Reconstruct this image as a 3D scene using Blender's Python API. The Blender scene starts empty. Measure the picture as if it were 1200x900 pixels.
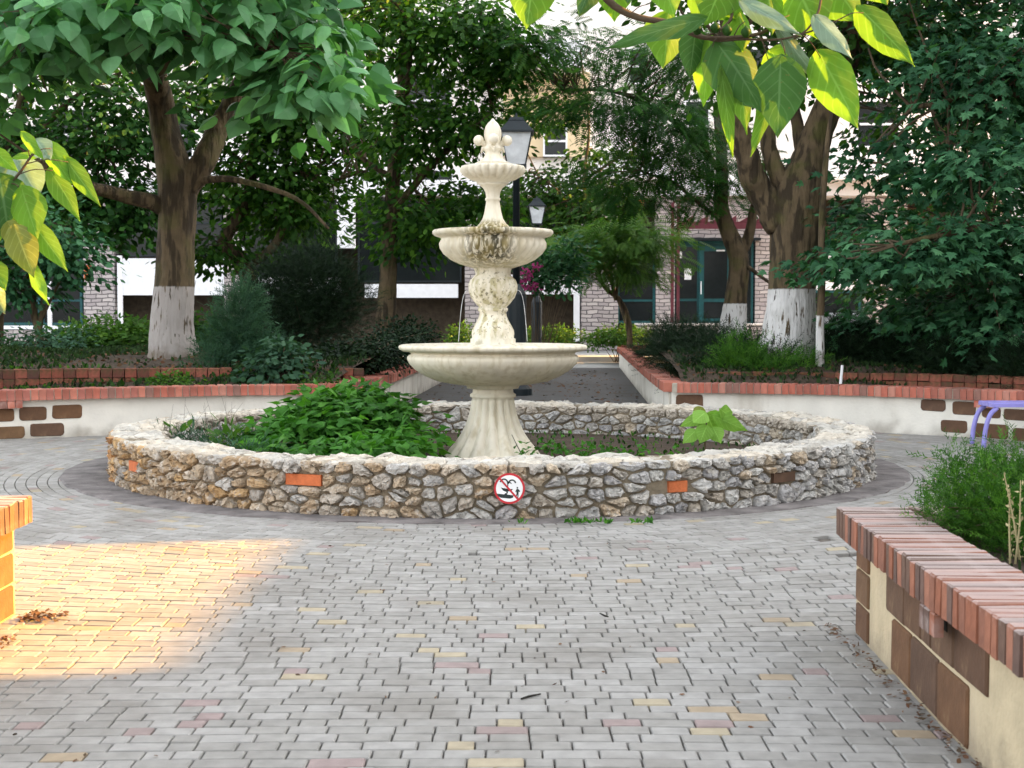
import bpy, math, random
import numpy as np
from mathutils import Vector, Matrix
random.seed(7); RNG = np.random.default_rng(7)
R = math.radians
scene = bpy.context.scene
COL = scene.collection
F, CX, HY, H = 1610.0, 600.0, 370.0, 1.5      # focal length, principal x, horizon row of the photograph, eye height

# ---------------------------------------------------------------- camera, world, sun, exposure
cam_d = bpy.data.cameras.new('camera'); cam = bpy.data.objects.new('camera', cam_d); COL.objects.link(cam)
cam.location = (0, 0, H)
TILT = math.atan((450 - HY) / F)
cam.rotation_euler = (R(90) - TILT, 0, 0)
cam_d.sensor_width = 36; cam_d.lens = F / 1200 * 36
cam_d.clip_end = 2000; cam_d.clip_start = .05
cam_d.dof.use_dof = True; cam_d.dof.focus_distance = 11.0; cam_d.dof.aperture_fstop = 7.0
scene.camera = cam
SUN_EL, SUN_AZ = 22.0, 80.0                    # azimuth clockwise from +Y
world = bpy.data.worlds.new('World'); scene.world = world; world.use_nodes = True
nt = world.node_tree; nt.nodes.clear()
sky = nt.nodes.new('ShaderNodeTexSky'); sky.sky_type = 'NISHITA'; sky.sun_disc = False
sky.sun_elevation = R(SUN_EL); sky.sun_rotation = R(SUN_AZ); sky.air_density = 1.0; sky.dust_density = 3.0; sky.ozone_density = .6
hsv = nt.nodes.new('ShaderNodeHueSaturation'); hsv.inputs['Saturation'].default_value = .20   # thin white cloud veil
bg = nt.nodes.new('ShaderNodeBackground'); bg.inputs['Strength'].default_value = .15
wo = nt.nodes.new('ShaderNodeOutputWorld')
nt.links.new(sky.outputs[0], hsv.inputs['Color']); nt.links.new(hsv.outputs[0], bg.inputs[0]); nt.links.new(bg.outputs[0], wo.inputs[0])
sd = bpy.data.lights.new('sun', 'SUN'); sd.energy = 4.4; sd.angle = R(.53); sd.color = (1, .47, .05)
sun = bpy.data.objects.new('sun', sd); COL.objects.link(sun)
sdir = Vector((math.sin(R(SUN_AZ)) * math.cos(R(SUN_EL)), math.cos(R(SUN_AZ)) * math.cos(R(SUN_EL)), math.sin(R(SUN_EL))))
sun.rotation_euler = sdir.to_track_quat('Z', 'Y').to_euler(); sun.location = sdir * 60
scene.view_settings.view_transform = 'Standard'; scene.view_settings.look = 'None'
scene.view_settings.exposure = 2.55; scene.view_settings.gamma = 1
scene.render.resolution_x = 1024; scene.render.resolution_y = 768
scene.cycles.max_bounces = 8; scene.cycles.transparent_max_bounces = 8; scene.cycles.use_denoising = True

# ---------------------------------------------------------------- helpers
def P(px, py, Y):
    """world point at depth Y seen at a pixel of the 1200x900 photograph"""
    x = (px - CX) / F; y = (450 - py) / F
    d = Vector((x, math.cos(TILT) + y * math.sin(TILT), y * math.cos(TILT) - math.sin(TILT)))
    return Vector((0, 0, H)) + d * (Y / d.y)

def put(o, label=None, cat=None, group=None, kind=None):
    if label: o['label'] = label
    if cat: o['category'] = cat
    if group: o['group'] = group
    if kind: o['kind'] = kind
    return o

ORG = {}
def thing(name, loc, label, cat, group=None):
    o = bpy.data.objects.new(name, None); COL.objects.link(o); o.location = loc; o.empty_display_size = .1
    ORG[o.name] = Vector(loc)
    return put(o, label, cat, group)

class MB:
    def __init__(s): s.v = []; s.f = []; s.t = []; s.n = 0
    def add(s, verts, faces, tint=0.0):
        verts = np.asarray(verts, float).reshape(-1, 3)
        s.v.append(verts); n = s.n
        s.f.extend([tuple(int(i) + n for i in f) for f in faces])
        if np.isscalar(tint): s.t.extend([float(tint)] * len(faces))
        else: s.t.extend([float(q) for q in tint])
        s.n += len(verts)
    def box(s, x0, x1, y0, y1, z0, z1, tint=0.0):
        v = [(x, y, z) for z in (z0, z1) for y in (y0, y1) for x in (x0, x1)]
        s.add(v, [(0, 2, 3, 1), (4, 5, 7, 6), (0, 1, 5, 4), (2, 6, 7, 3), (0, 4, 6, 2), (1, 3, 7, 5)], tint)
    def obox(s, c, ux, uy, hx, hy, z0, z1, ch=0.0, tint=0.0):
        """oriented box, optional chamfer of its top edges"""
        c = Vector(c); ux = Vector(ux); uy = Vector(uy)
        def q(a, b, z): p = c + ux * a + uy * b; return (p.x, p.y, z)
        v = [q(-hx, -hy, z0), q(hx, -hy, z0), q(hx, hy, z0), q(-hx, hy, z0)]
        zt = z1 - ch
        v += [q(-hx, -hy, zt), q(hx, -hy, zt), q(hx, hy, zt), q(-hx, hy, zt)]
        f = [(0, 3, 2, 1)] + [(i, (i + 1) % 4, 4 + (i + 1) % 4, 4 + i) for i in range(4)]
        if ch > 0:
            v += [q(-hx + ch, -hy + ch, z1), q(hx - ch, -hy + ch, z1), q(hx - ch, hy - ch, z1), q(-hx + ch, hy - ch, z1)]
            f += [(4 + i, 4 + (i + 1) % 4, 8 + (i + 1) % 4, 8 + i) for i in range(4)] + [(8, 9, 10, 11)]
        else: f += [(4, 5, 6, 7)]
        s.add(v, f, tint)
    def tube(s, pts, rad, sides=8, tint=0.0, rough=0.0, cap=True):
        pts = [Vector(p) for p in pts]; n = len(pts)
        if np.isscalar(rad): rad = [rad] * n
        v = []; prev = None
        for i, p in enumerate(pts):
            t = (pts[min(i + 1, n - 1)] - pts[max(i - 1, 0)]).normalized()
            if prev is None: a = t.orthogonal().normalized()
            else: a = (prev - t * prev.dot(t)).normalized()
            prev = a; b = t.cross(a)
            for k in range(sides):
                an = 2 * math.pi * k / sides
                rr = rad[i] * (1 + (rough * (math.sin(an * 3 + i * .35) * .5 + math.sin(an * 7 + i * .9) * .25 + random.uniform(-.4, .4)) if rough else 0))
                v.append(p + a * math.cos(an) * rr + b * math.sin(an) * rr)
        f = [(i * sides + k, i * sides + (k + 1) % sides, (i + 1) * sides + (k + 1) % sides, (i + 1) * sides + k) for i in range(n - 1) for k in range(sides)]
        if cap: f += [tuple(range(sides))[::-1], tuple((n - 1) * sides + k for k in range(sides))]
        s.add([tuple(q) for q in v], f, tint)
    def lathe(s, prof, c, seg=64, mod=None, tint=0.0):
        v = []
        for j, (r, z) in enumerate(prof):
            for k in range(seg):
                a = 2 * math.pi * k / seg
                rr = r * (1 + (mod(j, a, z) if mod else 0))
                v.append((c[0] + rr * math.cos(a), c[1] + rr * math.sin(a), c[2] + z))
        n = len(prof)
        f = [(j * seg + k, j * seg + (k + 1) % seg, (j + 1) * seg + (k + 1) % seg, (j + 1) * seg + k) for j in range(n - 1) for k in range(seg)]
        f += [tuple(range(seg))[::-1], tuple((n - 1) * seg + k for k in range(seg))]
        s.add(v, f, tint)
    def build(s, name, mat, parent=None, origin=None, smooth=False):
        if parent is not None: origin = ORG[parent.name]
        origin = Vector(origin) if origin is not None else Vector((0, 0, 0))
        V = np.concatenate(s.v) - np.array(origin)
        me = bpy.data.meshes.new(name); me.from_pydata(V.tolist() if len(V) < 50 else V, [], s.f)
        a = me.attributes.new('tint', 'FLOAT', 'FACE'); a.data.foreach_set('value', np.array(s.t, dtype=np.float32))
        if smooth: me.polygons.foreach_set('use_smooth', [True] * len(me.polygons))
        me.materials.append(mat)
        o = bpy.data.objects.new(name, me); COL.objects.link(o)
        if parent is not None: o.parent = parent; ORG[o.name] = origin
        else: o.location = origin; ORG[o.name] = origin
        return o

def inst(me, name, parent, loc, rot=(0, 0, 0), scale=(1, 1, 1)):
    o = bpy.data.objects.new(name, me); COL.objects.link(o); o.parent = parent
    o.location = Vector(loc) - ORG[parent.name]; o.rotation_euler = rot; o.scale = scale
    return o

def mk(name, stops, rough=.8, var=.2, vs=6, bump=.25, bs=40, trans=0, tcol=None, spec=.3, use_obj=False, interp='LINEAR', extra=None, bdist=.02, detail=5, metal=0):
    m = bpy.data.materials.new(name); m.use_nodes = True; t = m.node_tree; N = t.nodes; L = t.links; N.clear()
    out = N.new('ShaderNodeOutputMaterial'); pb = N.new('ShaderNodeBsdfPrincipled')
    tc = N.new('ShaderNodeTexCoord'); at = N.new('ShaderNodeAttribute'); at.attribute_name = 'tint'
    fac = at.outputs['Fac']
    if use_obj:
        oi = N.new('ShaderNodeObjectInfo'); ad = N.new('ShaderNodeMath'); ad.operation = 'ADD'; L.new(fac, ad.inputs[0]); L.new(oi.outputs['Random'], ad.inputs[1])
        fr = N.new('ShaderNodeMath'); fr.operation = 'FRACT'; L.new(ad.outputs[0], fr.inputs[0]); fac = fr.outputs[0]
    rp = N.new('ShaderNodeValToRGB'); cr = rp.color_ramp; cr.interpolation = interp
    while len(cr.elements) < len(stops): cr.elements.new(.5)
    for e, (p_, c_) in zip(cr.elements, stops): e.position = p_; e.color = (*c_, 1)
    L.new(fac, rp.inputs[0])
    nz = N.new('ShaderNodeTexNoise'); nz.inputs['Scale'].default_value = vs; nz.inputs['Detail'].default_value = detail; L.new(tc.outputs['Object'], nz.inputs['Vector'])
    mr = N.new('ShaderNodeMapRange'); mr.inputs['From Min'].default_value = .25; mr.inputs['From Max'].default_value = .75; mr.inputs['To Min'].default_value = 1 - var; mr.inputs['To Max'].default_value = 1 + var
    L.new(nz.outputs['Fac'], mr.inputs['Value'])
    mx = N.new('ShaderNodeMix'); mx.data_type = 'RGBA'; mx.blend_type = 'MULTIPLY'; mx.inputs['Factor'].default_value = 1
    L.new(rp.outputs[0], mx.inputs['A']); L.new(mr.outputs[0], mx.inputs['B'])
    c = mx.outputs['Result']
    if extra: c = extra(t, c, tc)
    L.new(c, pb.inputs['Base Color']); pb.inputs['Roughness'].default_value = rough; pb.inputs['Specular IOR Level'].default_value = spec; pb.inputs['Metallic'].default_value = metal
    if bump:
        n2 = N.new('ShaderNodeTexNoise'); n2.inputs['Scale'].default_value = bs; n2.inputs['Detail'].default_value = 6; L.new(tc.outputs['Object'], n2.inputs['Vector'])
        bp = N.new('ShaderNodeBump'); bp.inputs['Strength'].default_value = bump; bp.inputs['Distance'].default_value = bdist
        L.new(n2.outputs['Fac'], bp.inputs['Height']); L.new(bp.outputs[0], pb.inputs['Normal'])
    sh = pb.outputs[0]
    if trans:
        tr = N.new('ShaderNodeBsdfTranslucent')
        if tcol:
            m2 = N.new('ShaderNodeMix'); m2.data_type = 'RGBA'; m2.blend_type = 'MULTIPLY'; m2.inputs['Factor'].default_value = 1
            L.new(c, m2.inputs['A']); m2.inputs['B'].default_value = (*tcol, 1); L.new(m2.outputs['Result'], tr.inputs[0])
        else: L.new(c, tr.inputs[0])
        ms = N.new('ShaderNodeMixShader'); ms.inputs[0].default_value = trans; L.new(sh, ms.inputs[1]); L.new(tr.outputs[0], ms.inputs[2]); sh = ms.outputs[0]
    L.new(sh, out.inputs[0])
    return m

def mixin(t, c, fac, col):
    mx = t.nodes.new('ShaderNodeMix'); mx.data_type = 'RGBA'; t.links.new(fac, mx.inputs['Factor']); t.links.new(c, mx.inputs['A']); mx.inputs['B'].default_value = (*col, 1)
    return mx.outputs['Result']
def ramp(t, val, a, b):
    mr = t.nodes.new('ShaderNodeMapRange'); mr.interpolation_type = 'SMOOTHSTEP'
    mr.inputs['From Min'].default_value = a; mr.inputs['From Max'].default_value = b; t.links.new(val, mr.inputs['Value']); return mr.outputs[0]
def noise(t, tc, scale, detail=4, stretch=None):
    n = t.nodes.new('ShaderNodeTexNoise'); n.inputs['Scale'].default_value = scale; n.inputs['Detail'].default_value = detail
    v = tc.outputs['Object']
    if stretch:
        mp = t.nodes.new('ShaderNodeMapping'); mp.inputs['Scale'].default_value = stretch; t.links.new(v, mp.inputs[0]); v = mp.outputs[0]
    t.links.new(v, n.inputs['Vector']); return n.outputs['Fac']
def math_(t, op, a, b):
    m = t.nodes.new('ShaderNodeMath'); m.operation = op
    for i, q in enumerate((a, b)):
        if isinstance(q, (int, float)): m.inputs[i].default_value = q
        else: t.links.new(q, m.inputs[i])
    return m.outputs[0]
def axis(t, tc, k):
    s_ = t.nodes.new('ShaderNodeSeparateXYZ'); t.links.new(tc.outputs['Object'], s_.inputs[0]); return s_.outputs[k]

# ---------------------------------------------------------------- materials
def m_dirt(t, c, tc): return mixin(t, c, math_(t, 'MULTIPLY', ramp(t, noise(t, tc, 1.3, 6), .48, .72), .4), (.13, .115, .095))
M_paver = mk('paver', [(0, (.245, .238, .222)), (.25, (.285, .278, .262)), (.5, (.26, .253, .236)), (.7, (.30, .293, .278)), (.90, (.265, .21, .20)), (.935, (.34, .295, .21)), (.97, (.31, .25, .175))], rough=.85, var=.16, vs=14, bump=.35, bs=120, interp='CONSTANT', bdist=.006, extra=m_dirt)
M_joint = mk('joint_sand', [(0, (.12, .105, .09)), (1, (.12, .105, .09))], rough=1, bump=.6, bs=90)
M_apron = mk('old_concrete', [(0, (.17, .155, .15)), (1, (.17, .155, .15))], rough=.9, var=.5, vs=5, bump=.6, bs=25, bdist=.03)
def brick_extra(t, c, tc): return mixin(t, c, math_(t, 'MULTIPLY', ramp(t, noise(t, tc, 9, 5), .52, .7), .35), (.42, .36, .34))
M_brick = mk('clay_brick', [(0, (.40, .12, .08)), (.2, (.30, .10, .07)), (.34, (.45, .16, .11)), (.5, (.34, .12, .09)), (.62, (.23, .115, .09)), (.75, (.43, .19, .14)), (.88, (.38, .14, .10)), (1, (.30, .15, .12))], rough=.8, var=.18, vs=14, bump=.35, bs=60, use_obj=True, interp='CONSTANT', extra=brick_extra, bdist=.01)
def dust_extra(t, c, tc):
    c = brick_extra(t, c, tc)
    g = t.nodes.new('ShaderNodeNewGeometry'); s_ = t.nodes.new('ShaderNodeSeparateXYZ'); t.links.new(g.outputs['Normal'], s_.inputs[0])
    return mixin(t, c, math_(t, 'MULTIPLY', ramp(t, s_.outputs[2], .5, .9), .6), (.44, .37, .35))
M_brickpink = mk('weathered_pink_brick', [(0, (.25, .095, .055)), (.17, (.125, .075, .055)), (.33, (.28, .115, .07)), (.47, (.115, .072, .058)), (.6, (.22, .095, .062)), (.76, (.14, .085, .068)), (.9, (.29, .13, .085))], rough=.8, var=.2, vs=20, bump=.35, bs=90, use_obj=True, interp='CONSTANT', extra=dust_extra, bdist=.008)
M_oldbrick = mk('grimy_brick', [(0, (.24, .07, .045)), (.3, (.14, .05, .035)), (.55, (.28, .09, .06)), (.8, (.10, .045, .035))], rough=.9, var=.4, vs=7, bump=.4, bs=40, use_obj=True, interp='CONSTANT', extra=lambda t, c, tc: mixin(t, c, math_(t, 'MULTIPLY', ramp(t, noise(t, tc, 5, 6), .5, .66), .7), (.05, .05, .02)))
M_mortar = mk('mortar', [(0, (.42, .38, .31)), (1, (.42, .38, .31))], rough=.95, var=.2, bump=.5, bs=80)
def plaster_extra(t, c, tc):
    z = axis(t, tc, 2)
    f = math_(t, 'MULTIPLY', ramp(t, math_(t, 'ADD', z, math_(t, 'MULTIPLY', noise(t, tc, 4, 6), .5)), .42, .12), .75)
    c = mixin(t, c, f, (.20, .17, .13))
    return mixin(t, c, math_(t, 'MULTIPLY', ramp(t, noise(t, tc, 2.5, 8, (1, 1, .3)), .50, .72), .5), (.34, .29, .22))
M_plaster = mk('painted_plaster', [(0, (.72, .69, .62)), (1, (.72, .69, .62))], rough=.9, var=.1, vs=3, bump=.5, bs=30, extra=plaster_extra, bdist=.01)
M_cream = mk('cream_plaster', [(0, (.50, .42, .28)), (1, (.50, .42, .28))], rough=.9, var=.15, vs=8, bump=.6, bs=45, extra=plaster_extra, bdist=.01)
def block_extra(t, c, tc): return mixin(t, c, math_(t, 'MULTIPLY', ramp(t, noise(t, tc, 6, 5), .58, .74), .4), (.34, .24, .13))
M_block = mk('brown_stone_block', [(0, (.12, .062, .033)), (.3, (.085, .052, .036)), (.6, (.14, .072, .036)), (.8, (.10, .06, .042)), (1, (.15, .085, .042))], rough=.8, var=.25, vs=10, bump=.35, bs=50, use_obj=True, extra=block_extra, bdist=.01)
M_soil = mk('soil', [(0, (.07, .05, .035)), (1, (.07, .05, .035))], rough=1, var=.4, vs=3, bump=1, bs=12, bdist=.08)
def stone_extra(t, c, tc):
    c = mixin(t, c, math_(t, 'MULTIPLY', ramp(t, noise(t, tc, 17, 8), .52, .68), .7), (.60, .56, .50))
    return mixin(t, c, math_(t, 'MULTIPLY', ramp(t, noise(t, tc, 23, 6), .56, .70), .5), (.12, .10, .08))
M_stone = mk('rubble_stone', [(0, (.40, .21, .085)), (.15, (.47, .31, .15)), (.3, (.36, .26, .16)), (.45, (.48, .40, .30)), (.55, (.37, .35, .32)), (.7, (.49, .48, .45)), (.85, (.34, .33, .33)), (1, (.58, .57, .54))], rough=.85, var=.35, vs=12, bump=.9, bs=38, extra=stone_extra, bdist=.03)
M_capstone = mk('pale_cap_stone', [(0, (.54, .48, .39)), (.5, (.52, .49, .43)), (1, (.42, .40, .36))], rough=.9, var=.3, vs=9, bump=.9, bs=30, bdist=.025, extra=lambda t, c, tc: mixin(t, c, math_(t, 'MULTIPLY', ramp(t, noise(t, tc, 14, 7), .55, .7), .6), (.2, .17, .14)))
M_rubmortar = mk('rubble_mortar', [(0, (.23, .19, .135)), (1, (.24, .225, .20))], rough=1, var=.35, vs=7, bump=.9, bs=40)
M_redbrick = mk('orange_brick', [(0, (.50, .14, .05)), (1, (.38, .11, .055))], rough=.8, var=.2, vs=20, bump=.4, bs=60)

def fount_extra(t, c, tc):
    z = axis(t, tc, 2); x = axis(t, tc, 0); y = axis(t, tc, 1)
    # dark algae run down the front of the middle bowl
    gx = ramp(t, math_(t, 'ABSOLUTE', math_(t, 'ADD', x, .03), 0), .34, .10)
    gz = math_(t, 'MULTIPLY', ramp(t, z, 1.86, 2.0), ramp(t, z, 2.40, 2.30))
    front = ramp(t, y, .05, -.1)
    n = ramp(t, noise(t, tc, 34, 9, (1, 1, .22)), .40, .54)
    c = mixin(t, c, math_(t, 'MULTIPLY', math_(t, 'MULTIPLY', gx, math_(t, 'MULTIPLY', gz, front)), math_(t, 'MULTIPLY', n, .95)), (.03, .026, .010))
    st = ramp(t, noise(t, tc, 16, 9, (1, 1, .12)), .48, .68)
    c = mixin(t, c, math_(t, 'MULTIPLY', st, .38), (.42, .35, .20))
    # green-yellow moss on the stem below it
    g2 = math_(t, 'MULTIPLY', ramp(t, z, 1.15, 1.25), ramp(t, z, 2.05, 1.8))
    n2 = ramp(t, noise(t, tc, 15, 8, (1, 1, .5)), .46, .62)
    c = mixin(t, c, math_(t, 'MULTIPLY', math_(t, 'MULTIPLY', g2, n2), .7), (.33, .29, .12))
    n4 = ramp(t, noise(t, tc, 34, 6), .56, .68)
    c = mixin(t, c, math_(t, 'MULTIPLY', math_(t, 'MULTIPLY', g2, n4), .8), (.10, .085, .035))
    # grime specks
    n3 = ramp(t, noise(t, tc, 7, 9, (1, 1, .45)), .60, .76)
    c = mixin(t, c, math_(t, 'MULTIPLY', n3, .5), (.34, .27, .14))
    # drips along the rims
    halo = math_(t, 'MULTIPLY', math_(t, 'MULTIPLY', ramp(t, math_(t, 'ABSOLUTE', math_(t, 'ADD', x, .06), 0), .5, .15), gz), ramp(t, noise(t, tc, 6, 7, (1, 1, .4)), .42, .62))
    c = mixin(t, c, math_(t, 'MULTIPLY', math_(t, 'MULTIPLY', halo, front), .6), (.36, .28, .09))
    rim = math_(t, 'ADD', math_(t, 'MULTIPLY', ramp(t, z, 1.12, 1.145), ramp(t, z, 1.20, 1.16)), math_(t, 'MULTIPLY', ramp(t, z, 2.24, 2.26), ramp(t, z, 2.32, 2.30)))
    return mixin(t, c, math_(t, 'MULTIPLY', math_(t, 'MULTIPLY', rim, ramp(t, noise(t, tc, 9, 6), .53, .62)), .5), (.2, .17, .08))
M_fount = mk('cast_stone', [(0, (.70, .65, .53)), (1, (.70, .65, .53))], rough=.7, var=.12, vs=5, bump=.22, bs=60, extra=fount_extra, bdist=.006)
M_dark = mk('dark_gap', [(0, (.02, .018, .015)), (1, (.02, .018, .015))], rough=1, bump=0)

def bark_extra(t, c, tc):
    c = mixin(t, c, math_(t, 'MULTIPLY', ramp(t, noise(t, tc, 9, 7, (1, 1, .18)), .46, .58), .8), (.022, .016, .010))
    return mixin(t, c, math_(t, 'MULTIPLY', ramp(t, noise(t, tc, 1.7, 4), .5, .68), .6), (.085, .085, .022))
def bark_mat(name, ww_z, stops, wc_=(.62, .61, .60)):
    def ex(t, c, tc):
        c = bark_extra(t, c, tc)
        if ww_z:
            z = axis(t, tc, 2); f = ramp(t, math_(t, 'ADD', z, math_(t, 'MULTIPLY', noise(t, tc, 14, 3), .03)), ww_z + .03, ww_z)
            cr = ramp(t, noise(t, tc, 22, 5, (1, 1, .14)), .66, .57)
            wc = mixin(t, c, cr, wc_)
            wc = mixin(t, wc, math_(t, 'MULTIPLY', ramp(t, math_(t, 'ADD', z, math_(t, 'MULTIPLY', noise(t, tc, 7, 6), .5)), .50, .22), .7), (.14, .11, .08))
            wc = mixin(t, wc, math_(t, 'MULTIPLY', ramp(t, noise(t, tc, 3, 7), .5, .7), .3), (.28, .27, .24))
            mx = t.nodes.new('ShaderNodeMix'); mx.data_type = 'RGBA'; t.links.new(f, mx.inputs['Factor']); t.links.new(c, mx.inputs['A']); t.links.new(wc, mx.inputs['B'])
            c = mx.outputs['Result']
        return c
    m = mk(name, stops, rough=.95, var=.3, vs=6, bump=1.0, bs=14, extra=ex, bdist=.06)
    for n in m.node_tree.nodes:                          # stretch the bump along the trunk
        if n.type == 'BUMP':
            src = n.inputs['Height'].links[0].from_node
            mp = m.node_tree.nodes.new('ShaderNodeMapping'); mp.inputs['Scale'].default_value = (1, 1, .22)
            m.node_tree.links.new(src.inputs['Vector'].links[0].from_socket, mp.inputs[0]); m.node_tree.links.new(mp.outputs[0], src.inputs['Vector'])
    return m
BK = [(0, (.11, .08, .046)), (1, (.11, .08, .046))]
M_twig = mk('twig_bark', [(0, (.09, .065, .04)), (1, (.13, .10, .065))], rough=.9, bump=.5, bs=30)

def leafm(name, a, b, c3, trans=.35, rough=.5, spec=.16, tcol=(1.5, 1.6, .6)):
    return mk(name, [(0, a), (.5, b), (1, c3)], rough=rough, var=.18, vs=2.0, bump=0, trans=trans, tcol=tcol, spec=spec, detail=2)
M_catalpa = leafm('catalpa_leaf', (.014, .055, .02), (.075, .21, .085), (.18, .40, .19), .42, .45, .25)
M_maple = leafm('maple_leaf', (.008, .04, .018), (.035, .12, .055), (.11, .28, .13), .3, .5)
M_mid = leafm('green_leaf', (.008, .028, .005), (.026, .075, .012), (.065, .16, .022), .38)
M_lit = leafm('lit_leaf', (.008, .034, .006), (.03, .095, .014), (.10, .22, .026), .45)  # green leaf made brighter; light on the background crowns is in the colour
M_locust = leafm('locust_leaf', (.008, .038, .010), (.026, .09, .02), (.07, .18, .035), .38)
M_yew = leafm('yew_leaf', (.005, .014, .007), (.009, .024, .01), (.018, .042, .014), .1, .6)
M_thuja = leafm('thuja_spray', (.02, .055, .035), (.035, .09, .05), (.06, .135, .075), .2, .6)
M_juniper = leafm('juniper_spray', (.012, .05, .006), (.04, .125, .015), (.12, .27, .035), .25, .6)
M_bright = leafm('bright_leaf', (.03, .085, .016), (.06, .145, .026), (.12, .22, .04), .35)
M_vine = leafm('vine_leaf', (.025, .095, .015), (.055, .185, .025), (.11, .29, .045), .35, .45)
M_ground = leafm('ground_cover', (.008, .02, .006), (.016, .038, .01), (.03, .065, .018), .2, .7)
def vein_mat(name, c, trans, tcol, rough=.45, spec=.4):
    """large near leaf: paler midrib and side veins laid out on its UV-like object coordinates"""
    def ex(t, cc, tc):
        at = t.nodes.new('ShaderNodeAttribute'); at.attribute_name = 'across'; al = t.nodes.new('ShaderNodeAttribute'); al.attribute_name = 'along'
        u = math_(t, 'ABSOLUTE', at.outputs['Fac'], 0); mid = math_(t, 'SUBTRACT', 1.0, ramp(t, u, .015, .07))
        ph = math_(t, 'FRACT', math_(t, 'SUBTRACT', math_(t, 'MULTIPLY', al.outputs['Fac'], 6.5), math_(t, 'MULTIPLY', u, 2.0)), 0)
        sv = math_(t, 'SUBTRACT', 1.0, ramp(t, math_(t, 'ABSOLUTE', math_(t, 'SUBTRACT', ph, .5), 0), .02, .11))
        w = math_(t, 'MAXIMUM', mid, math_(t, 'MULTIPLY', sv, .55))
        cc = mixin(t, cc, math_(t, 'MULTIPLY', w, .55), tuple(min(1, q * 1.5 + .07) for q in c))
        return mixin(t, cc, math_(t, 'MULTIPLY', ramp(t, noise(t, tc, 60, 3), .66, .74), .6), (.16, .12, .04))
    return mk(name, [(0, tuple(q * .85 for q in c)), (1, tuple(q * 1.15 for q in c))], rough=rough, var=.15, vs=9, bump=.25, bs=50, trans=trans, tcol=tcol, spec=spec, use_obj=True, extra=ex, bdist=.004)
M_near = {'b': vein_mat('young_leaf_bright', (.12, .25, .03), .6, (1.5, 1.55, .8), rough=.6, spec=.2),
          'd': vein_mat('leaf_dark', (.05, .13, .03), .35, (1.3, 1.4, .6), rough=.6, spec=.2),
          's': vein_mat('leaf_silver_face', (.14, .23, .13), .2, (1.1, 1.2, .7), rough=.3, spec=.8),
          'l': vein_mat('fresh_leaf', (.22, .42, .07), .4, (1.2, 1.3, .7), rough=.6, spec=.2),
      'y': vein_mat('leaf_yellowing', (.24, .29, .055), .55, (1.3, 1.2, .7))}
M_blossom = mk('pink_blossom', [(0, (.50, .04, .22)), (1, (.62, .10, .33))], rough=.6, bump=0, trans=.3)
M_dead = mk('dead_leaf', [(0, (.10, .045, .025)), (.5, (.15, .08, .04)), (1, (.07, .05, .03))], rough=.9, bump=.2)
M_black = mk('black_iron', [(0, (.012, .018, .022)), (1, (.012, .018, .022))], rough=.4, bump=.1)
M_opal = mk('frosted_glass', [(0, (.80, .82, .85)), (1, (.80, .82, .85))], rough=.3, bump=0, spec=.5)
M_teal = mk('teal_frame', [(0, (.01, .07, .075)), (1, (.01, .07, .075))], rough=.4, bump=0)
M_glass = mk('dark_window_glass', [(0, (.010, .013, .014)), (1, (.016, .019, .02))], rough=.12, bump=0, spec=.3)
M_maroon = mk('maroon_wood', [(0, (.10, .02, .03)), (1, (.10, .02, .03))], rough=.6)
M_white = mk('white_paint', [(0, (.78, .79, .82)), (1, (.78, .79, .82))], rough=.7, var=.06, bump=.05)
M_render = mk('pale_render', [(0, (.80, .76, .72)), (1, (.80, .76, .72))], rough=.9, var=.08, vs=1)
M_yellow = mk('yellow_render', [(0, (.70, .56, .36)), (1, (.70, .56, .36))], rough=.9, var=.08, vs=1)
M_brownwall = mk('brown_stone_wall', [(0, (.06, .045, .03)), (1, (.08, .06, .04))], rough=.9, var=.4, vs=5, bump=.6, bs=12)
M_purple = mk('lilac_painted_steel', [(0, (.27, .25, .62)), (1, (.27, .25, .62))], rough=.35, bump=.05)
M_paper = mk('white_paper', [(0, (.75, .76, .78)), (1, (.75, .76, .78))], rough=.8, bump=0)
M_red = mk('sign_red', [(0, (.50, .03, .04)), (1, (.50, .03, .04))], rough=.4, bump=0)
M_signw = mk('sign_white', [(0, (.82, .83, .84)), (1, (.82, .83, .84))], rough=.35, bump=0)
M_signk = mk('sign_black', [(0, (.02, .03, .03)), (1, (.02, .03, .03))], rough=.4, bump=0)
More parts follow.
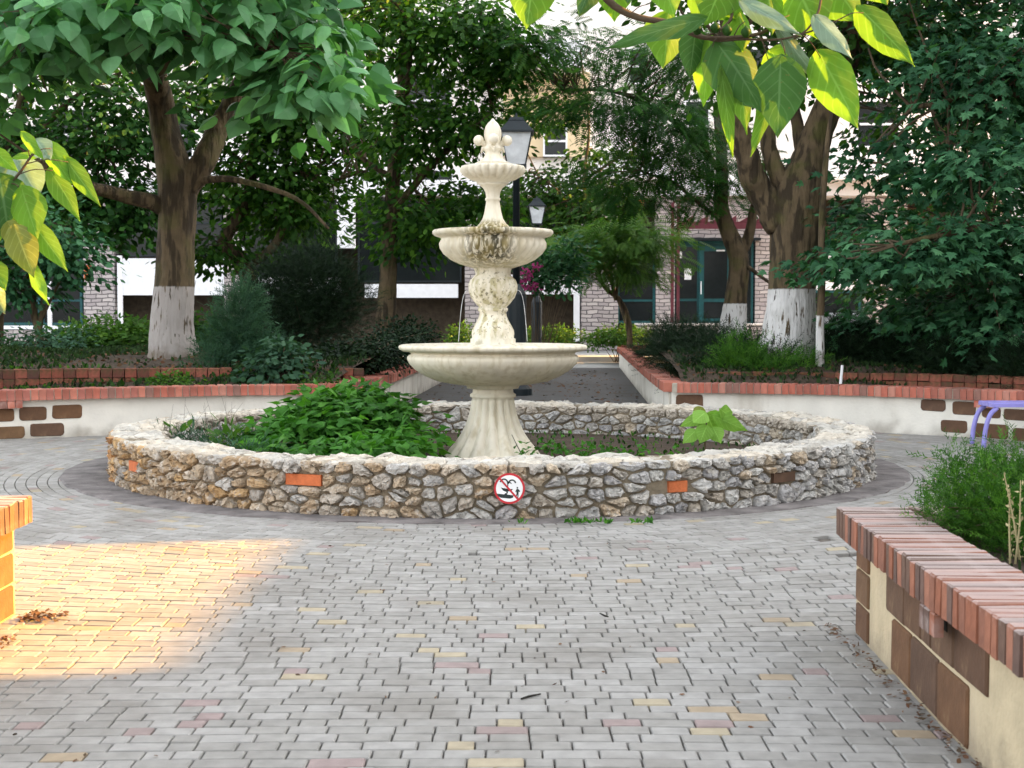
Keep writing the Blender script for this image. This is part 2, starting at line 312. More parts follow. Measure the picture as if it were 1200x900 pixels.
def clad_mat():
    m = bpy.data.materials.new('ledge_stone_cladding'); m.use_nodes = True; t = m.node_tree; pb = t.nodes['Principled BSDF']
    tc = t.nodes.new('ShaderNodeTexCoord'); mp = t.nodes.new('ShaderNodeMapping'); mp.inputs['Rotation'].default_value = (R(90), 0, 0)
    t.links.new(tc.outputs['Object'], mp.inputs[0])
    nz = t.nodes.new('ShaderNodeTexNoise'); nz.inputs['Scale'].default_value = 2.5; t.links.new(mp.outputs[0], nz.inputs['Vector'])
    ad = t.nodes.new('ShaderNodeVectorMath'); ad.operation = 'MULTIPLY_ADD'; t.links.new(nz.outputs['Color'], ad.inputs[0]); ad.inputs[1].default_value = (.25, .12, 0); t.links.new(mp.outputs[0], ad.inputs[2])
    br = t.nodes.new('ShaderNodeTexBrick'); br.inputs['Scale'].default_value = 1; br.inputs['Brick Width'].default_value = .42; br.inputs['Row Height'].default_value = .15; br.inputs['Mortar Size'].default_value = .018
    br.inputs['Color1'].default_value = (.52, .47, .45, 1); br.inputs['Color2'].default_value = (.33, .29, .29, 1); br.inputs['Mortar'].default_value = (.13, .12, .12, 1)
    t.links.new(ad.outputs[0], br.inputs['Vector']); t.links.new(br.outputs['Color'], pb.inputs['Base Color'])
    bp = t.nodes.new('ShaderNodeBump'); bp.inputs['Distance'].default_value = .05; bp.invert = True; t.links.new(br.outputs['Fac'], bp.inputs['Height']); t.links.new(bp.outputs[0], pb.inputs['Normal'])
    pb.inputs['Roughness'].default_value = .9
    return m
M_clad = clad_mat()
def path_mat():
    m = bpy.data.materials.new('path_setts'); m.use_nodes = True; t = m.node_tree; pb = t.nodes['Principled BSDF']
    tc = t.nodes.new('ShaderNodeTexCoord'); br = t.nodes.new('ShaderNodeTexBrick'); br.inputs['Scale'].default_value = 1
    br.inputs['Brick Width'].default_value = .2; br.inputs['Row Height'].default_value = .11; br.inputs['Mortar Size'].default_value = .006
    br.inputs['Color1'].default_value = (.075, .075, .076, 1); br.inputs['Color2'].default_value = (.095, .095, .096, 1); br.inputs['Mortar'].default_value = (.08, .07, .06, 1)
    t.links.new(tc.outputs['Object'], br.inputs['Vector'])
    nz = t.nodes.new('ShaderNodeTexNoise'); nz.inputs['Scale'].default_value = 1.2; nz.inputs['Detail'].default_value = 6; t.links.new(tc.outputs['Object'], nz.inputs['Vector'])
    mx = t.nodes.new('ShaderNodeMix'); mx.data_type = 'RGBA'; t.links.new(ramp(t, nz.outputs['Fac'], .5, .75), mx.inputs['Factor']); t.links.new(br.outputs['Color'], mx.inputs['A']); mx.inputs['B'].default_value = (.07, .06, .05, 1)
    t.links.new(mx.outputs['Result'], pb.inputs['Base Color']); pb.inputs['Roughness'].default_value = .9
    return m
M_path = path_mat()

# ---------------------------------------------------------------- leaf templates and foliage
def T_(v, f): return np.array(v, float), f
def heart():
    o = [(0, 0), (.20, -.07), (.40, .02), (.47, .22), (.38, .48), (.20, .74), (0, 1.0)]
    v = [(0, 0, .0), (0, .5, .03), (0, 1.0, -.16)]; f = []
    for s in (1, -1):
        b = len(v); v += [(s * x, y, -.05 - .35 * abs(x) * .5 - .1 * y * y) for x, y in o[1:-1]]
        ids = list(range(b, b + 5))
        q = [(0, ids[0], ids[1], ids[2]), (0, ids[2], 1), (1, ids[2], ids[3]), (1, ids[3], ids[4], 2)]
        f += q if s > 0 else [tuple(reversed(k)) for k in q]
    return T_(v, f)
def oval(w=.28):
    return T_([(0, 0, 0), (w, .38, -.06), (w * .75, .72, -.10), (0, 1, -.16), (-w * .75, .72, -.10), (-w, .38, -.06)], [(0, 1, 2, 3), (0, 3, 4, 5)])
def rhomb(w=.22):
    return T_([(0, 0, 0), (w, .45, -.05), (0, 1, -.1), (-w, .45, -.05)], [(0, 1, 2), (0, 2, 3)])
def maple():
    o = [(0, 0), (.18, -.05), (.5, .12), (.28, .30), (.52, .62), (.20, .55), (0, 1), (-.20, .55), (-.52, .62), (-.28, .30), (-.5, .12), (-.18, -.05)]
    v = [(0, .35, .04)] + [(x, y, -.06 - .12 * (x * x + y * y)) for x, y in o]
    return T_(v, [(0, 1 + i, 1 + (i + 1) % 12) for i in range(12)])
def vine():
    o = [(0, .05), (.22, -.12), (.48, .1), (.42, .34), (.2, .52), (0, .95), (-.2, .52), (-.42, .34), (-.48, .1), (-.22, -.12)]
    v = [(0, .28, .05)] + [(x, y, -.05 - .15 * x * x - .1 * y * y) for x, y in o]
    return T_(v, [(0, 1 + i, 1 + (i + 1) % 10) for i in range(10)])
def pinnate(n=9):
    v = []; f = []
    for i in range(n):
        y = .1 + .85 * i / n
        for s in (1, -1):
            l = .31 * (1 - .5 * abs(i / n - .4)); b = len(v)
            v += [(0, y, -.12 * y * y), (s * l * .5, y - .01, -.12 * y * y), (s * l, y + .07, -.16 * y * y - .03), (s * l * .45, y + .06, -.12 * y * y)]
            f.append((b, b + 1, b + 2, b + 3) if s > 0 else (b + 3, b + 2, b + 1, b))
    return T_(v, f)
def spray():
    v = []; f = []
    for i in range(5):
        y = i * .17; s = 1 if i % 2 else -1; b = len(v)
        v += [(0, y, 0), (s * .05, y + .06, 0), (s * .22, y + .30, .05), (s * .02, y + .14, 0)]; f.append((b, b + 1, b + 2, b + 3))
    b = len(v); v += [(-.02, 0, 0), (.02, 0, 0), (0, 1, .06)]; f.append((b, b + 1, b + 2))
    return T_(v, f)
TPL = dict(heart=heart(), oval=oval(), rhomb=rhomb(), maple=maple(), vine=vine(), pinnate=pinnate(), spray=spray(), blade=rhomb(.05))

def unit(a): return a / np.maximum(np.linalg.norm(a, axis=1, keepdims=True), 1e-6)
def scatter(mb, C, D, Nn, size, tpl, tint=None):
    """C centres, D tip directions, Nn normals, size per leaf"""
    V, Fc = TPL[tpl]; n = len(C); D = unit(D); Nn = unit(Nn - D * np.sum(Nn * D, 1, keepdims=True)); B = np.cross(D, Nn)
    size = np.broadcast_to(np.asarray(size, float), (n,))[:, None, None]
    fold = RNG.uniform(.3, 1.8, (n, 1, 1))
    W = C[:, None, :] + size * (V[None, :, 0:1] * B[:, None, :] + V[None, :, 1:2] * D[:, None, :] + fold * V[None, :, 2:3] * Nn[:, None, :])
    nv = len(V); b0 = mb.n; mb.v.append(W.reshape(-1, 3)); mb.n += n * nv
    if tint is None: tint = RNG.random(n)
    offs = (np.arange(n) * nv + b0)
    for fc in Fc:
        a = (offs[:, None] + np.array(fc)[None, :]).tolist(); mb.f.extend(a); mb.t.extend(np.asarray(tint).tolist())

def blob_points(ells, n):
    w = np.array([e[6] if len(e) > 6 else e[3] * e[4] * e[5] for e in ells], float); w /= w.sum()
    idx = RNG.choice(len(ells), n, p=w); E = np.array([e[:6] for e in ells])[idx]
    d = unit(RNG.normal(size=(n, 3))); r = RNG.random((n, 1)) ** .45
    return E[:, :3] + d * r * E[:, 3:6], d
def crown_mesh(mb, ells, nclus, per, size, tpl, spread=(.5, .5, .16), droop=.5, up=1.0, tsz=.25):
    cc, od = blob_points(ells, nclus)
    C = np.repeat(cc, per, 0); O = np.repeat(od, per, 0); n = len(C)
    J = RNG.normal(size=(n, 3)) * np.array(spread)
    J[:, 2] -= .25 * np.hypot(J[:, 0], J[:, 1])
    C = C + J
    D = J * np.array([1, 1, .4]) / max(spread[0], .01) + O * .5 + RNG.normal(size=(n, 3)) * .35; D[:, 2] -= droop
    Nn = RNG.normal(size=(n, 3)) * .45 + O * .25; Nn[:, 2] += up
    tint = np.clip(np.repeat(RNG.random(nclus), per) * .6 + RNG.random(n) * .4, 0, 1)
    scatter(mb, C, D, Nn, size * RNG.uniform(1 - tsz, 1 + tsz, n), tpl, tint)
    return cc

def smooth_pts(pts, n=4):
    pts = [Vector(p) for p in pts]; out = []
    ex = [pts[0] * 2 - pts[1]] + pts + [pts[-1] * 2 - pts[-2]]
    for i in range(1, len(ex) - 2):
        a, b, c, d = ex[i - 1:i + 3]
        for k in range(n):
            t = k / n; out.append(.5 * ((2 * b) + (c - a) * t + (2 * a - 5 * b + 4 * c - d) * t * t + (3 * b - a - 3 * c + d) * t ** 3))
    return out + [pts[-1]]
def limb(mb, pts, r0, r1, n=5, sides=10, rough=.06, wob=.0):
    q = smooth_pts(pts, n); m = len(q)
    if wob: q = [q[0]] + [p + Vector((random.gauss(0, wob), random.gauss(0, wob), random.gauss(0, wob))) for p in q[1:]]
    mb.tube(q, [r0 + (r1 - r0) * (i / (m - 1)) ** .8 for i in range(m)], sides, rough=rough)
    return q
def twigs(mb, starts, targets, k, r=.02):
    """thin branches from points on the limbs towards clusters of the crown"""
    S = [Vector(s) for s in starts]
    for t in targets[:k]:
        t = Vector(t); s = min(S, key=lambda q: (q - t).length + random.uniform(0, .5)); L = (t - s).length
        mid = s.lerp(t, .5) + Vector((random.gauss(0, .1 * L), random.gauss(0, .1 * L), random.gauss(0, .06 * L) + .05 * L))
        q = smooth_pts([s, mid, t], 3); m = len(q)
        mb.tube(q, [r * (1 + L * .25) * (1 - .8 * i / (m - 1)) for i in range(m)], 5, cap=False)

# ---------------------------------------------------------------- ring geometry constants
RC = Vector((-.19, 13.7, 0)); RO, RI, RH = 3.64, 3.22, .40
WALL_L = [(-13, 9.5), (-9.5, 13.6), (-8, 15.0), (-6.15, 16.5), (-3.93, 17.6), (-2.75, 17.9), (-2.2, 18.6), (-1.83, 21.4), (-1.75, 24.7), (-1.15, 40)]
WALL_R = [(13, 8.5), (9.5, 12.6), (7.7, 14.6), (6.07, 16.3), (5.3, 17.06), (4.2, 17.8), (3.0, 18.2), (2.13, 18.37)]
PATH_R = [(2.13, 18.37), (2.13, 20.8), (3.05, 40.0)]

# ---------------------------------------------------------------- ground, paving
gm = MB(); gm.add([(-300, -300, -.06), (300, -300, -.06), (300, 600, -.06), (-300, 600, -.06)], [(0, 1, 2, 3)])
put(gm.build('ground', M_soil), kind='structure')
gm = MB(); gm.add([(-13, -6, -.022), (13, -6, -.022), (13, 18.9, -.022), (-13, 18.9, -.022)], [(0, 1, 2, 3)])
paving = gm.build('paving', M_joint); put(paving, kind='structure')

def xonline(pts, x):
    for a, b in zip(pts[:-1], pts[1:]):
        if min(a[0], b[0]) <= x <= max(a[0], b[0]) and a[0] != b[0]: return a[1] + (b[1] - a[1]) * (x - a[0]) / (b[0] - a[0])
    return None
def paver_ok(x, y):
    if math.hypot(x - RC.x, y - RC.y) < 3.86: return False
    if x > 1.78 and y < 6.5: return False
    if x < -2.6 and y < 6.8: return False
    if x > 3.4 and y < 6.9 + (x - 3) * .6: return False
    if x < -3.2 and y < 7.1 - (x + 2.9) * .6: return False
    if y > 17.5 and -2.4 < x < 2.3: return y < 18.7
    if x < -2.3:
        w = xonline(WALL_L[:7], x); return w is not None and y < w + .22
    if x > 2.1:
        w = xonline(WALL_R, x); return w is not None and y < w + .22
    return True
def paver_tint():
    u = random.random()
    if u < .035: return random.uniform(.94, .999)
    if u < .055: return random.uniform(.905, .93)
    return random.uniform(0, .88)
pav = []     # list of (quad, tint)
PH, JT = .092, .0034
SEAM = R(48)
def cell_row(fn, u0, u1, widths=(.10, .145, .145, .195)):
    """fn(u, v) -> xy ; u along the row in metres, v 0..1 across"""
    u = u0 + random.uniform(-.2, 0)
    while u < u1:
        w = random.choice(widths); a, b = u + JT, u + w - JT
        q = [fn(a, 0), fn(b, 0), fn(b, 1), fn(a, 1)]
        if random.random() < .02: pass
        cx = sum(p[0] for p in q) / 4; cy = sum(p[1] for p in q) / 4
        if paver_ok(cx, cy): pav.append((q, paver_tint(), cx, cy))
        u += w
r = 3.86; k = 0
while r < 9.5:
    full = r < 5.2
    def fn(u, v, r=r):
        rr = r + JT + v * (PH - 2 * JT); a = u / r
        return (RC.x + rr * math.sin(a), RC.y - rr * math.cos(a))
    if full: cell_row(fn, 0, 2 * math.pi * r - .1)
    else: cell_row(fn, SEAM * r, (2 * math.pi - SEAM) * r)
    r += PH
d = r0 = 3.86 + PH * math.ceil((5.2 - 3.86) / PH)
while d < 12.8:
    def fn(u, v, d=d):
        dd = d + JT + v * (PH - 2 * JT)
        kap = (1 / r0) + (-.035 - 1 / r0) * min(1, (dd - r0) / 3.2) ** .8
        X = u
        s2 = 1 - (kap * X) ** 2; s2 = max(s2, .05)
        Y = RC.y - dd + (1 - math.sqrt(s2)) / kap if abs(kap) > 1e-4 else RC.y - dd
        return (RC.x + X, Y)
    n0 = len(pav); XL = 4.4 if d < 8 else 3.1
    cell_row(fn, -XL, XL)
    pav[n0:] = [p for p in pav[n0:] if abs(math.atan2(p[2] - RC.x, RC.y - p[3])) < SEAM]
    d += PH
def paver_geo(mb, q, t):
    zz = random.uniform(-.0018, .0018); ch = .0045; tl = (random.uniform(-.0015, .0015), random.uniform(-.0015, .0015))
    cx = sum(p[0] for p in q) / 4; cy = sum(p[1] for p in q) / 4
    b = [(x, y, -.03) for x, y in q]; m_ = [(x, y, zz - ch + tl[i % 2]) for i, (x, y) in enumerate(q)]
    tp = []
    for x, y in q:
        dx, dy = cx - x, cy - y; L = math.hypot(dx, dy); s = ch * 1.3 / L
        tp.append((x + dx * s, y + dy * s, zz + (x - cx) * tl[0] * 10 + (y - cy) * tl[1] * 10))
    v = b + m_ + tp
    f = [(i, (i + 1) % 4, 4 + (i + 1) % 4, 4 + i) for i in range(4)] + [(4 + i, 4 + (i + 1) % 4, 8 + (i + 1) % 4, 8 + i) for i in range(4)] + [(8, 9, 10, 11)]
    mb.add(v, f, t)
def in_view(x, y, z=0, m=0):
    if y < .5: return False
    px = CX + x / y * F; py = HY + (H - z) / y * F
    return -m < px < 1200 + m and -m < py < 900 + m
vis = sorted([i for i, p in enumerate(pav) if in_view(p[2], p[3]) and p[3] < 8], key=lambda i: pav[i][3])[:300]
vs_ = set(vis); mb = MB()
for i, p in enumerate(pav):
    if i in vs_:
        m1 = MB(); paver_geo(m1, p[0], p[1]); m1.build('paver', M_paver, paving)
    else: paver_geo(mb, p[0], p[1])
put(mb.build('paver_field', M_paver, paving), kind='stuff')
# worn concrete apron round the ring
mb = MB(); n = 128; v = []; AC = (RC.x - .06, RC.y + .12)
for k in range(n):
    a = 2 * math.pi * k / n; c_, s_ = math.cos(a), math.sin(a)
    v += [(RC.x + 3.4 * c_, RC.y + 3.4 * s_, .014), (AC[0] + 4.10 * c_ + random.gauss(0, .012), AC[1] + 3.99 * s_ + random.gauss(0, .012), .012), (AC[0] + 4.14 * c_, AC[1] + 4.01 * s_, -.02)]
mb.add(v, [f for k in range(n) for f in ((3 * k, 3 * ((k + 1) % n), 3 * ((k + 1) % n) + 1, 3 * k + 1)[::-1], (3 * k + 1, 3 * ((k + 1) % n) + 1, 3 * ((k + 1) % n) + 2, 3 * k + 2)[::-1])])
put(mb.build('apron', M_apron), kind='structure')
# path to the building
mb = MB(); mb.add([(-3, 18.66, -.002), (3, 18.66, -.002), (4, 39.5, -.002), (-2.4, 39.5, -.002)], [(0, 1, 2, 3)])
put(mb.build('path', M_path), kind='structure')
mb = MB(); mb.box(-30, 30, 39.5, 44.5, -.1, .002); mb.box(-30, 30, 44.5, 60, -.1, .17)
put(mb.build('forecourt', mk('pale_concrete_paving', [(0, (.33, .33, .32)), (1, (.33, .33, .32))], rough=.9, var=.25, vs=1.5)), kind='structure')

# planting beds behind the curved walls
def zbed(x, y):
    z = .46 + .30 * min(1, max(0, (y - 18.3) / .9)) + .15 * min(1, max(0, (y - 19.2) / 1.8))
    z -= .5 * min(1, max(0, (y - 24) / 14))
    return z + .03 * math.sin(x * 1.7 + y) + .02 * math.sin(x * 5.1) * math.cos(y * 3.3)
def bed(name, xs, y0f, y1f, ny=40):
    mb = MB(); v = []; nx = len(xs)
    for x in xs:
        a, b = y0f(x), y1f(x)
        for j in range(ny + 1):
            y = a + (b - a) * (j / ny) ** 1.6; v.append((x, y, zbed(x, y)))
    mb.add(v, [(i * (ny + 1) + j, (i + 1) * (ny + 1) + j, (i + 1) * (ny + 1) + j + 1, i * (ny + 1) + j + 1) for i in range(nx - 1) for j in range(ny)])
    return put(mb.build(name, M_soil, smooth=True), kind='structure')
LXI = [(-40, 9), (-13, 9.7)] + [(x - .03, y + .2) for x, y in WALL_L[1:5]] + [(-2.78, 18.12), (-2.36, 18.8), (-2.0, 21.4), (-1.9, 24.7), (-1.3, 40)]
bed('planting_bed', list(np.linspace(-30, -9, 20)) + list(np.linspace(-8.9, -1.3, 50)), lambda x: xonline(LXI, x) or 9, lambda x: 44.4)
RXI = [(40, 8), (13, 8.7)] + [(x + .03, y + .2) for x, y in WALL_R[1:7]] + [(2.3, 18.6)]
bed('planting_bed', list(np.linspace(2.32, 9, 50)) + list(np.linspace(9.2, 30, 20)), lambda x: xonline(RXI, x) or 8, lambda x: (44.4 if x > 3.2 else 20.8 + (x - 2.28) / .92 * 19.2) if x > 2.3 else 21)

# ---------------------------------------------------------------- brick capped planter walls
class Line:
    def __init__(s, pts, n=12, smooth=True):
        q = smooth_pts([Vector((x, y, 0)) for x, y in pts], n) if smooth else [Vector((x, y, 0)) for x, y in pts]
        s.p = q; s.s = [0]
        for a, b in zip(q[:-1], q[1:]): s.s.append(s.s[-1] + (b - a).length)
        s.L = s.s[-1]
    def at(s, u):
        u = min(max(u, 0), s.L); i = int(np.searchsorted(s.s, u, side='right')) - 1; i = min(max(i, 0), len(s.p) - 2)
        a, b = s.p[i], s.p[i + 1]; t = (b - a).normalized(); return a + t * (u - s.s[i]), t
    def near(s, x, y):
        return s.s[min(range(len(s.p)), key=lambda i: (s.p[i] - Vector((x, y, 0))).length)]
BRK = {}
def brick_mesh(key, L, W, Hh, mat, jit):
    k = (key, round(L, 3), round(W, 3), round(Hh, 3), jit)
    if k not in BRK:
        mb = MB(); rr = random.Random(jit)
        mb.obox((0, 0, 0), (1, 0, 0), (0, 1, 0), W / 2, L / 2, -Hh, 0, ch=.006)
        mb.v[-1] = mb.v[-1] + np.array([[rr.gauss(0, .0012) for _ in range(3)] for _ in range(len(mb.v[-1]))])
        me_o = mb.build('brick', mat); me = me_o.data; bpy.data.objects.remove(me_o); BRK[k] = me
    return BRK[k]
def block_mesh(L, Hh, mat, key, corner=.035):
    """rounded rectangular stone facing +n, lying in the x-z plane, 3 cm deep"""
    mb = MB(); rr = random.Random(key); rad = corner; o = []
    for cx, cz, a0 in ((L / 2 - rad, Hh / 2 - rad, 0), (-L / 2 + rad, Hh / 2 - rad, 90), (-L / 2 + rad, -Hh / 2 + rad, 180), (L / 2 - rad, -Hh / 2 + rad, 270)):
        for k in range(3):
            a = R(a0 + 45 * k); o.append((cx + rad * math.cos(a) + rr.gauss(0, .002), cz + rad * math.sin(a) + rr.gauss(0, .002)))
    n = len(o); v = [(x, .03, z) for x, z in o] + [(x, -.004, z) for x, z in o] + [(x * .965, -.012, z * .93) for x, z in o]
    f = [(i, (i + 1) % n, n + (i + 1) % n, n + i) for i in range(n)] + [(n + i, n + (i + 1) % n, 2 * n + (i + 1) % n, 2 * n + i) for i in range(n)] + [tuple(2 * n + i for i in range(n))]
    f = [tuple(reversed(q)) for q in f]
    mb.add(v, f); o_ = mb.build('stone_block', mat); me = o_.data; bpy.data.objects.remove(o_); return me
def planter(label, pts, side, mat_wall, mat_brick, ztop=.60, capw=.33, caph=.13, over=.10, pitch=.088, u_range=None, smooth=True, blocks=(), drips=(), group='brick capped planter walls', cat='planter wall', bh=None, panels=None, holes=()):
    ln = Line(pts, smooth=smooth); u0, u1 = u_range if u_range else (0, ln.L)
    p0, _ = ln.at((u0 + u1) / 2); th = thing('planter_wall', (p0.x, p0.y, 0), label, cat, group)
    def nrm(t): return Vector((-t.y, t.x, 0)) * side       # towards the planted side
    def sweep(name, off0, off1, z0, z1, mat, us=0, ue=0):
        mb = MB(); v = []; n = max(2, int((u1 - u0) / .12))
        for i in range(n + 1):
            p, t = ln.at(u0 + us + (u1 - u0 - us - ue) * i / n); q = nrm(t)
            for off, z in ((off0, z0), (off0, z1), (off1, z1), (off1, z0)): w = p + q * off; v.append((w.x, w.y, z))
        f = [(i * 4 + k, i * 4 + (k + 1) % 4, i * 4 + 4 + (k + 1) % 4, i * 4 + 4 + k) for i in range(n) for k in range(4)] + [(0, 1, 2, 3), tuple(n * 4 + k for k in (3, 2, 1, 0))]
        if side < 0: f = [tuple(reversed(q)) for q in f]
        mb.add(v, f); return mb.build(name, mat, th)
    sweep('wall', over, capw - .05, -.05, ztop - caph, mat_wall, us=.0, ue=.0)
    sweep('mortar_bed', .012, capw - .012, ztop - caph + .004, ztop - .009, M_mortar, us=.012, ue=.012)
    drips = [(min(d_), max(d_)) for d_ in drips]; u = u0 + pitch / 2; i = 0
    while u < u1 - pitch * .4:
        p, t = ln.at(u); q = nrm(t); w = p + q * capw / 2
        dr = any(a <= u <= b for a, b in drips)
        me = brick_mesh(mat_brick.name, capw, pitch - .009, caph, mat_brick, i % 6)
        if dr:
            w2 = p + q * .017; inst(brick_mesh(mat_brick.name, (.035), pitch - .009, .085, mat_brick, i % 6), 'brick', th, (w2.x, w2.y, ztop - caph - .003), (0, 0, math.atan2(t.y, t.x)))
        ang = math.atan2(t.y, t.x)
        off = -q * random.uniform(-.003, .004)
        inst(me, 'brick', th, (w.x + off.x, w.y + off.y, ztop + random.uniform(-.002, .003)), (random.gauss(0, .008), 0, ang + random.gauss(0, .01)))
        u += pitch; i += 1
    for (a, b, z0, z1) in blocks:
        p, t = ln.at((a + b) / 2); q = nrm(t); me = block_mesh(b - a, z1 - z0, M_block, i, .012 if mat_wall is M_cream else .035); i += 1
        w = p + q * (over - .001)
        ang = math.atan2(q.y, q.x) - R(90)
        inst(me, 'stone_block', th, (w.x, w.y, (z0 + z1) / 2), (0, 0, ang))
    for (a, b) in [(min(h_), max(h_)) for h_ in holes]:
        mb = MB(); p, t = ln.at((a + b) / 2); q = nrm(t); w = p + q * (over + .02)
        mb.obox(w, t, q, (b - a) / 2, .035, ztop - caph - .10, ztop - caph - .004); mb.build('drain_hole', M_dark, th)
    if panels:
        a, b, st = panels; u = a
        while u < b:
            mb = MB(); p, t = ln.at(u + st / 2); q = nrm(t); w = p + q * (over - .008); mb.obox(w, t, q, st / 2 - .02, .012, .0, ztop - caph - .012); mb.build('panel', mat_wall, th); u += st
    return th, ln

# left curved wall and its path branch
lnL = Line(WALL_L); uA = lnL.near(-6.15, 16.5)
def ux(ln, px, Yg):                 # arc length of the wall point seen at pixel column px
    return min(range(len(ln.p)), key=lambda i: abs(CX + ln.p[i].x / ln.p[i].y * F - px) + (0 if abs(ln.p[i].y - Yg) < 3 else 1e4))
def us(ln, px, Yg):
    best = None
    for k in range(int(ln.L / .02)):
        p, _ = ln.at(k * .02)
        if abs(p.y - Yg) < 2.5:
            d_ = abs(CX + p.x / (p.y + .1) * F - px)
            if best is None or d_ < best[0]: best = (d_, k * .02)
    return best[1]
uc = lnL.near(-2.2, 18.6)
bl = []
for a, b, y0, y1 in ((-12, 20, 477, 492), (27, 58, 476, 492), (64, 100, 475, 491), (-9, 32, 498, 512), (38, 78, 496, 511), (-55, -16, 498, 512), (-48, -18, 477, 492), (-92, -60, 498, 512), (-85, -53, 477, 492)):
    bl.append((us(lnL, a, 16.6), us(lnL, b, 16.6), 1.5 - (y1 - 370) * 16.9 / F, 1.5 - (y0 - 370) * 16.9 / F))
dr = [(us(lnL, 3, 16.5), us(lnL, 26, 16.5))]
planter('curved white planter wall with red brick capping, left of the path', WALL_L, 1, M_plaster, M_brick, u_range=(uA - 6, uc), blocks=bl, drips=dr, pitch=.092)
planter('long brick topped wall along the left edge of the path to the building', WALL_L, 1, M_plaster, M_brick, u_range=(uc + .005, lnL.L), pitch=.11, panels=(uc + .1, lnL.L - .5, .9))
lnR = Line(WALL_R); bl = []
for a, b, y0, y1 in ((1073, 1103, 472, 486), (1110, 1138, 473, 489), (1145, 1166, 478, 491), (1170, 1199, 479, 492), (1097, 1128, 496, 511), (1135, 1175, 498, 515), (1181, 1222, 501, 517), (1206, 1240, 481, 495), (1248, 1290, 483, 498), (1229, 1268, 504, 520)):
    bl.append((us(lnR, b, 16.6), us(lnR, a, 16.6), 1.5 - (y1 - 370) * 16.55 / F, 1.5 - (y0 - 370) * 16.55 / F))
bl.append((lnR.L - .42, lnR.L - .06, .20, .44))
dr = [(us(lnR, 1166, 16.5), us(lnR, 1140, 16.5))]
planter('curved white planter wall with red brick capping, right of the path', WALL_R, -1, M_plaster, M_brick, u_range=(lnR.near(6.07, 16.3) - 6, lnR.L), blocks=bl, drips=dr, pitch=.092)
planter('long brick topped wall along the right edge of the path to the building', PATH_R, -1, M_plaster, M_brick, u_range=(.34, 21.6), pitch=.11, panels=(.4, 21.2, .9))
# near planters
NR = [(1.40, 0.5), (1.45, 3.89), (1.47, 4.9), (1.53, 6.45)]
ln = Line(NR, smooth=False); yl = lambda y: ln.L - (6.45 - y)
bl = [(yl(a), yl(b), z0, z1) for a, b, z0, z1 in (
    (6.16, 6.40, .33, .465), (6.16, 6.40, .17, .32), (6.16, 6.40, .01, .16),
    (5.505, 5.80, .25, .467), (5.24, 5.488, .25, .467), (5.095, 5.222, .25, .467), (4.80, 5.078, .25, .467), (4.44, 4.782, .25, .467),
    (5.395, 5.70, .015, .235), (5.00, 5.378, .015, .235), (4.64, 4.982, .015, .235),
    (3.4, 3.7, .25, .46), (3.2, 3.6, .02, .23), (2.9, 3.35, .25, .46))]
planter('near brick capped planter wall with brown stone blocks at right', NR, -1, M_cream, M_brickpink, blocks=bl, drips=[(yl(4.93), yl(4.71))], smooth=False, pitch=.066, holes=[(yl(5.08), yl(4.86))])
NR2 = [(1.865, 6.45), (3.2, 6.9), (4.6, 7.8), (6, 9.2)]
planter('brick capped return wall behind the juniper, near right', NR2, -1, M_cream, M_brickpink, pitch=.066, u_range=(0.0, 5.5))
NL = [(-2.33, 0.5), (-2.36, 3.8), (-2.40, 6.85)]
ln = Line(NL, smooth=False); yl = lambda y: ln.L - (6.85 - y)
bl = [(yl(a), yl(b), z0, z1) for a, b, z0, z1 in ((6.55, 6.80, .33, .465), (6.55, 6.80, .17, .32), (6.55, 6.80, .01, .16), (6.2, 6.5, .25, .46), (6.1, 6.45, .02, .23), (5.8, 6.15, .25, .46))]
planter('near brick capped planter wall in full sun at left', NL, 1, M_cream, M_brickpink, blocks=bl, smooth=False, pitch=.066)
NL2 = [(-2.735, 6.85), (-4.2, 7.5), (-6, 9)]
planter('brick capped return wall of the sunlit near left planter', NL2, 1, M_cream, M_brickpink, pitch=.066)
mb = MB(); mb.add([(1.7, 0, .5), (6, 0, .5), (7, 8.9, .5), (4.7, 7.7, .5), (3.25, 6.75, .5), (1.75, 6.3, .5)], [(0, 1, 2, 3, 4, 5)]); put(mb.build('near_bed', M_soil), kind='structure')
mb = MB(); mb.add([(-2.6, 0, .5), (-2.65, 6.7, .5), (-4.3, 7.35, .5), (-6.5, 9.2, .5), (-8, 0, .5)], [(0, 4, 3, 2, 1)]); put(mb.build('near_bed', M_soil), kind='structure')

# low second tier edging of bricks in the beds
def edging(label, pts, z0, z1, pitch=.16):
    ln = Line(pts); p0, _ = ln.at(ln.L / 2); th = thing('brick_edging', (p0.x, p0.y, z0), label, 'brick edging', 'brick edgings of the upper beds')
    u = pitch / 2; i = 0
    while u < ln.L:
        p, t = ln.at(u); me = brick_mesh('edge', .2, pitch - .012, (z1 - z0) / 2 - .008, M_oldbrick, i % 4)
        for z in (z1, (z0 + z1) / 2):
            inst(me, 'brick', th, (p.x, p.y, z + random.uniform(-.006, .004)), (0, 0, math.atan2(t.y, t.x) + random.gauss(0, .02)))
        u += pitch; i += 1
edging('low double row of red bricks edging the bed left of the big left tree', [(-9, 16.5), (-7.0, 18.3), (-5.2, 18.9), (-3.9, 19.1)], .52, .78)
edging('low double row of bricks between leafy shrub and left path wall', [(-3.2, 19.2), (-2.5, 19.35), (-2.12, 19.5)], .54, .76)
edging('low row of bricks edging the upper bed right of the path', [(2.55, 19.2), (4.0, 19.0), (5.6, 18.4), (7.3, 17.0)], .52, .72)
edging('short dark brick edging at the far end of the path', [(3.1, 39.0), (5.2, 39.0)], .42, .66)

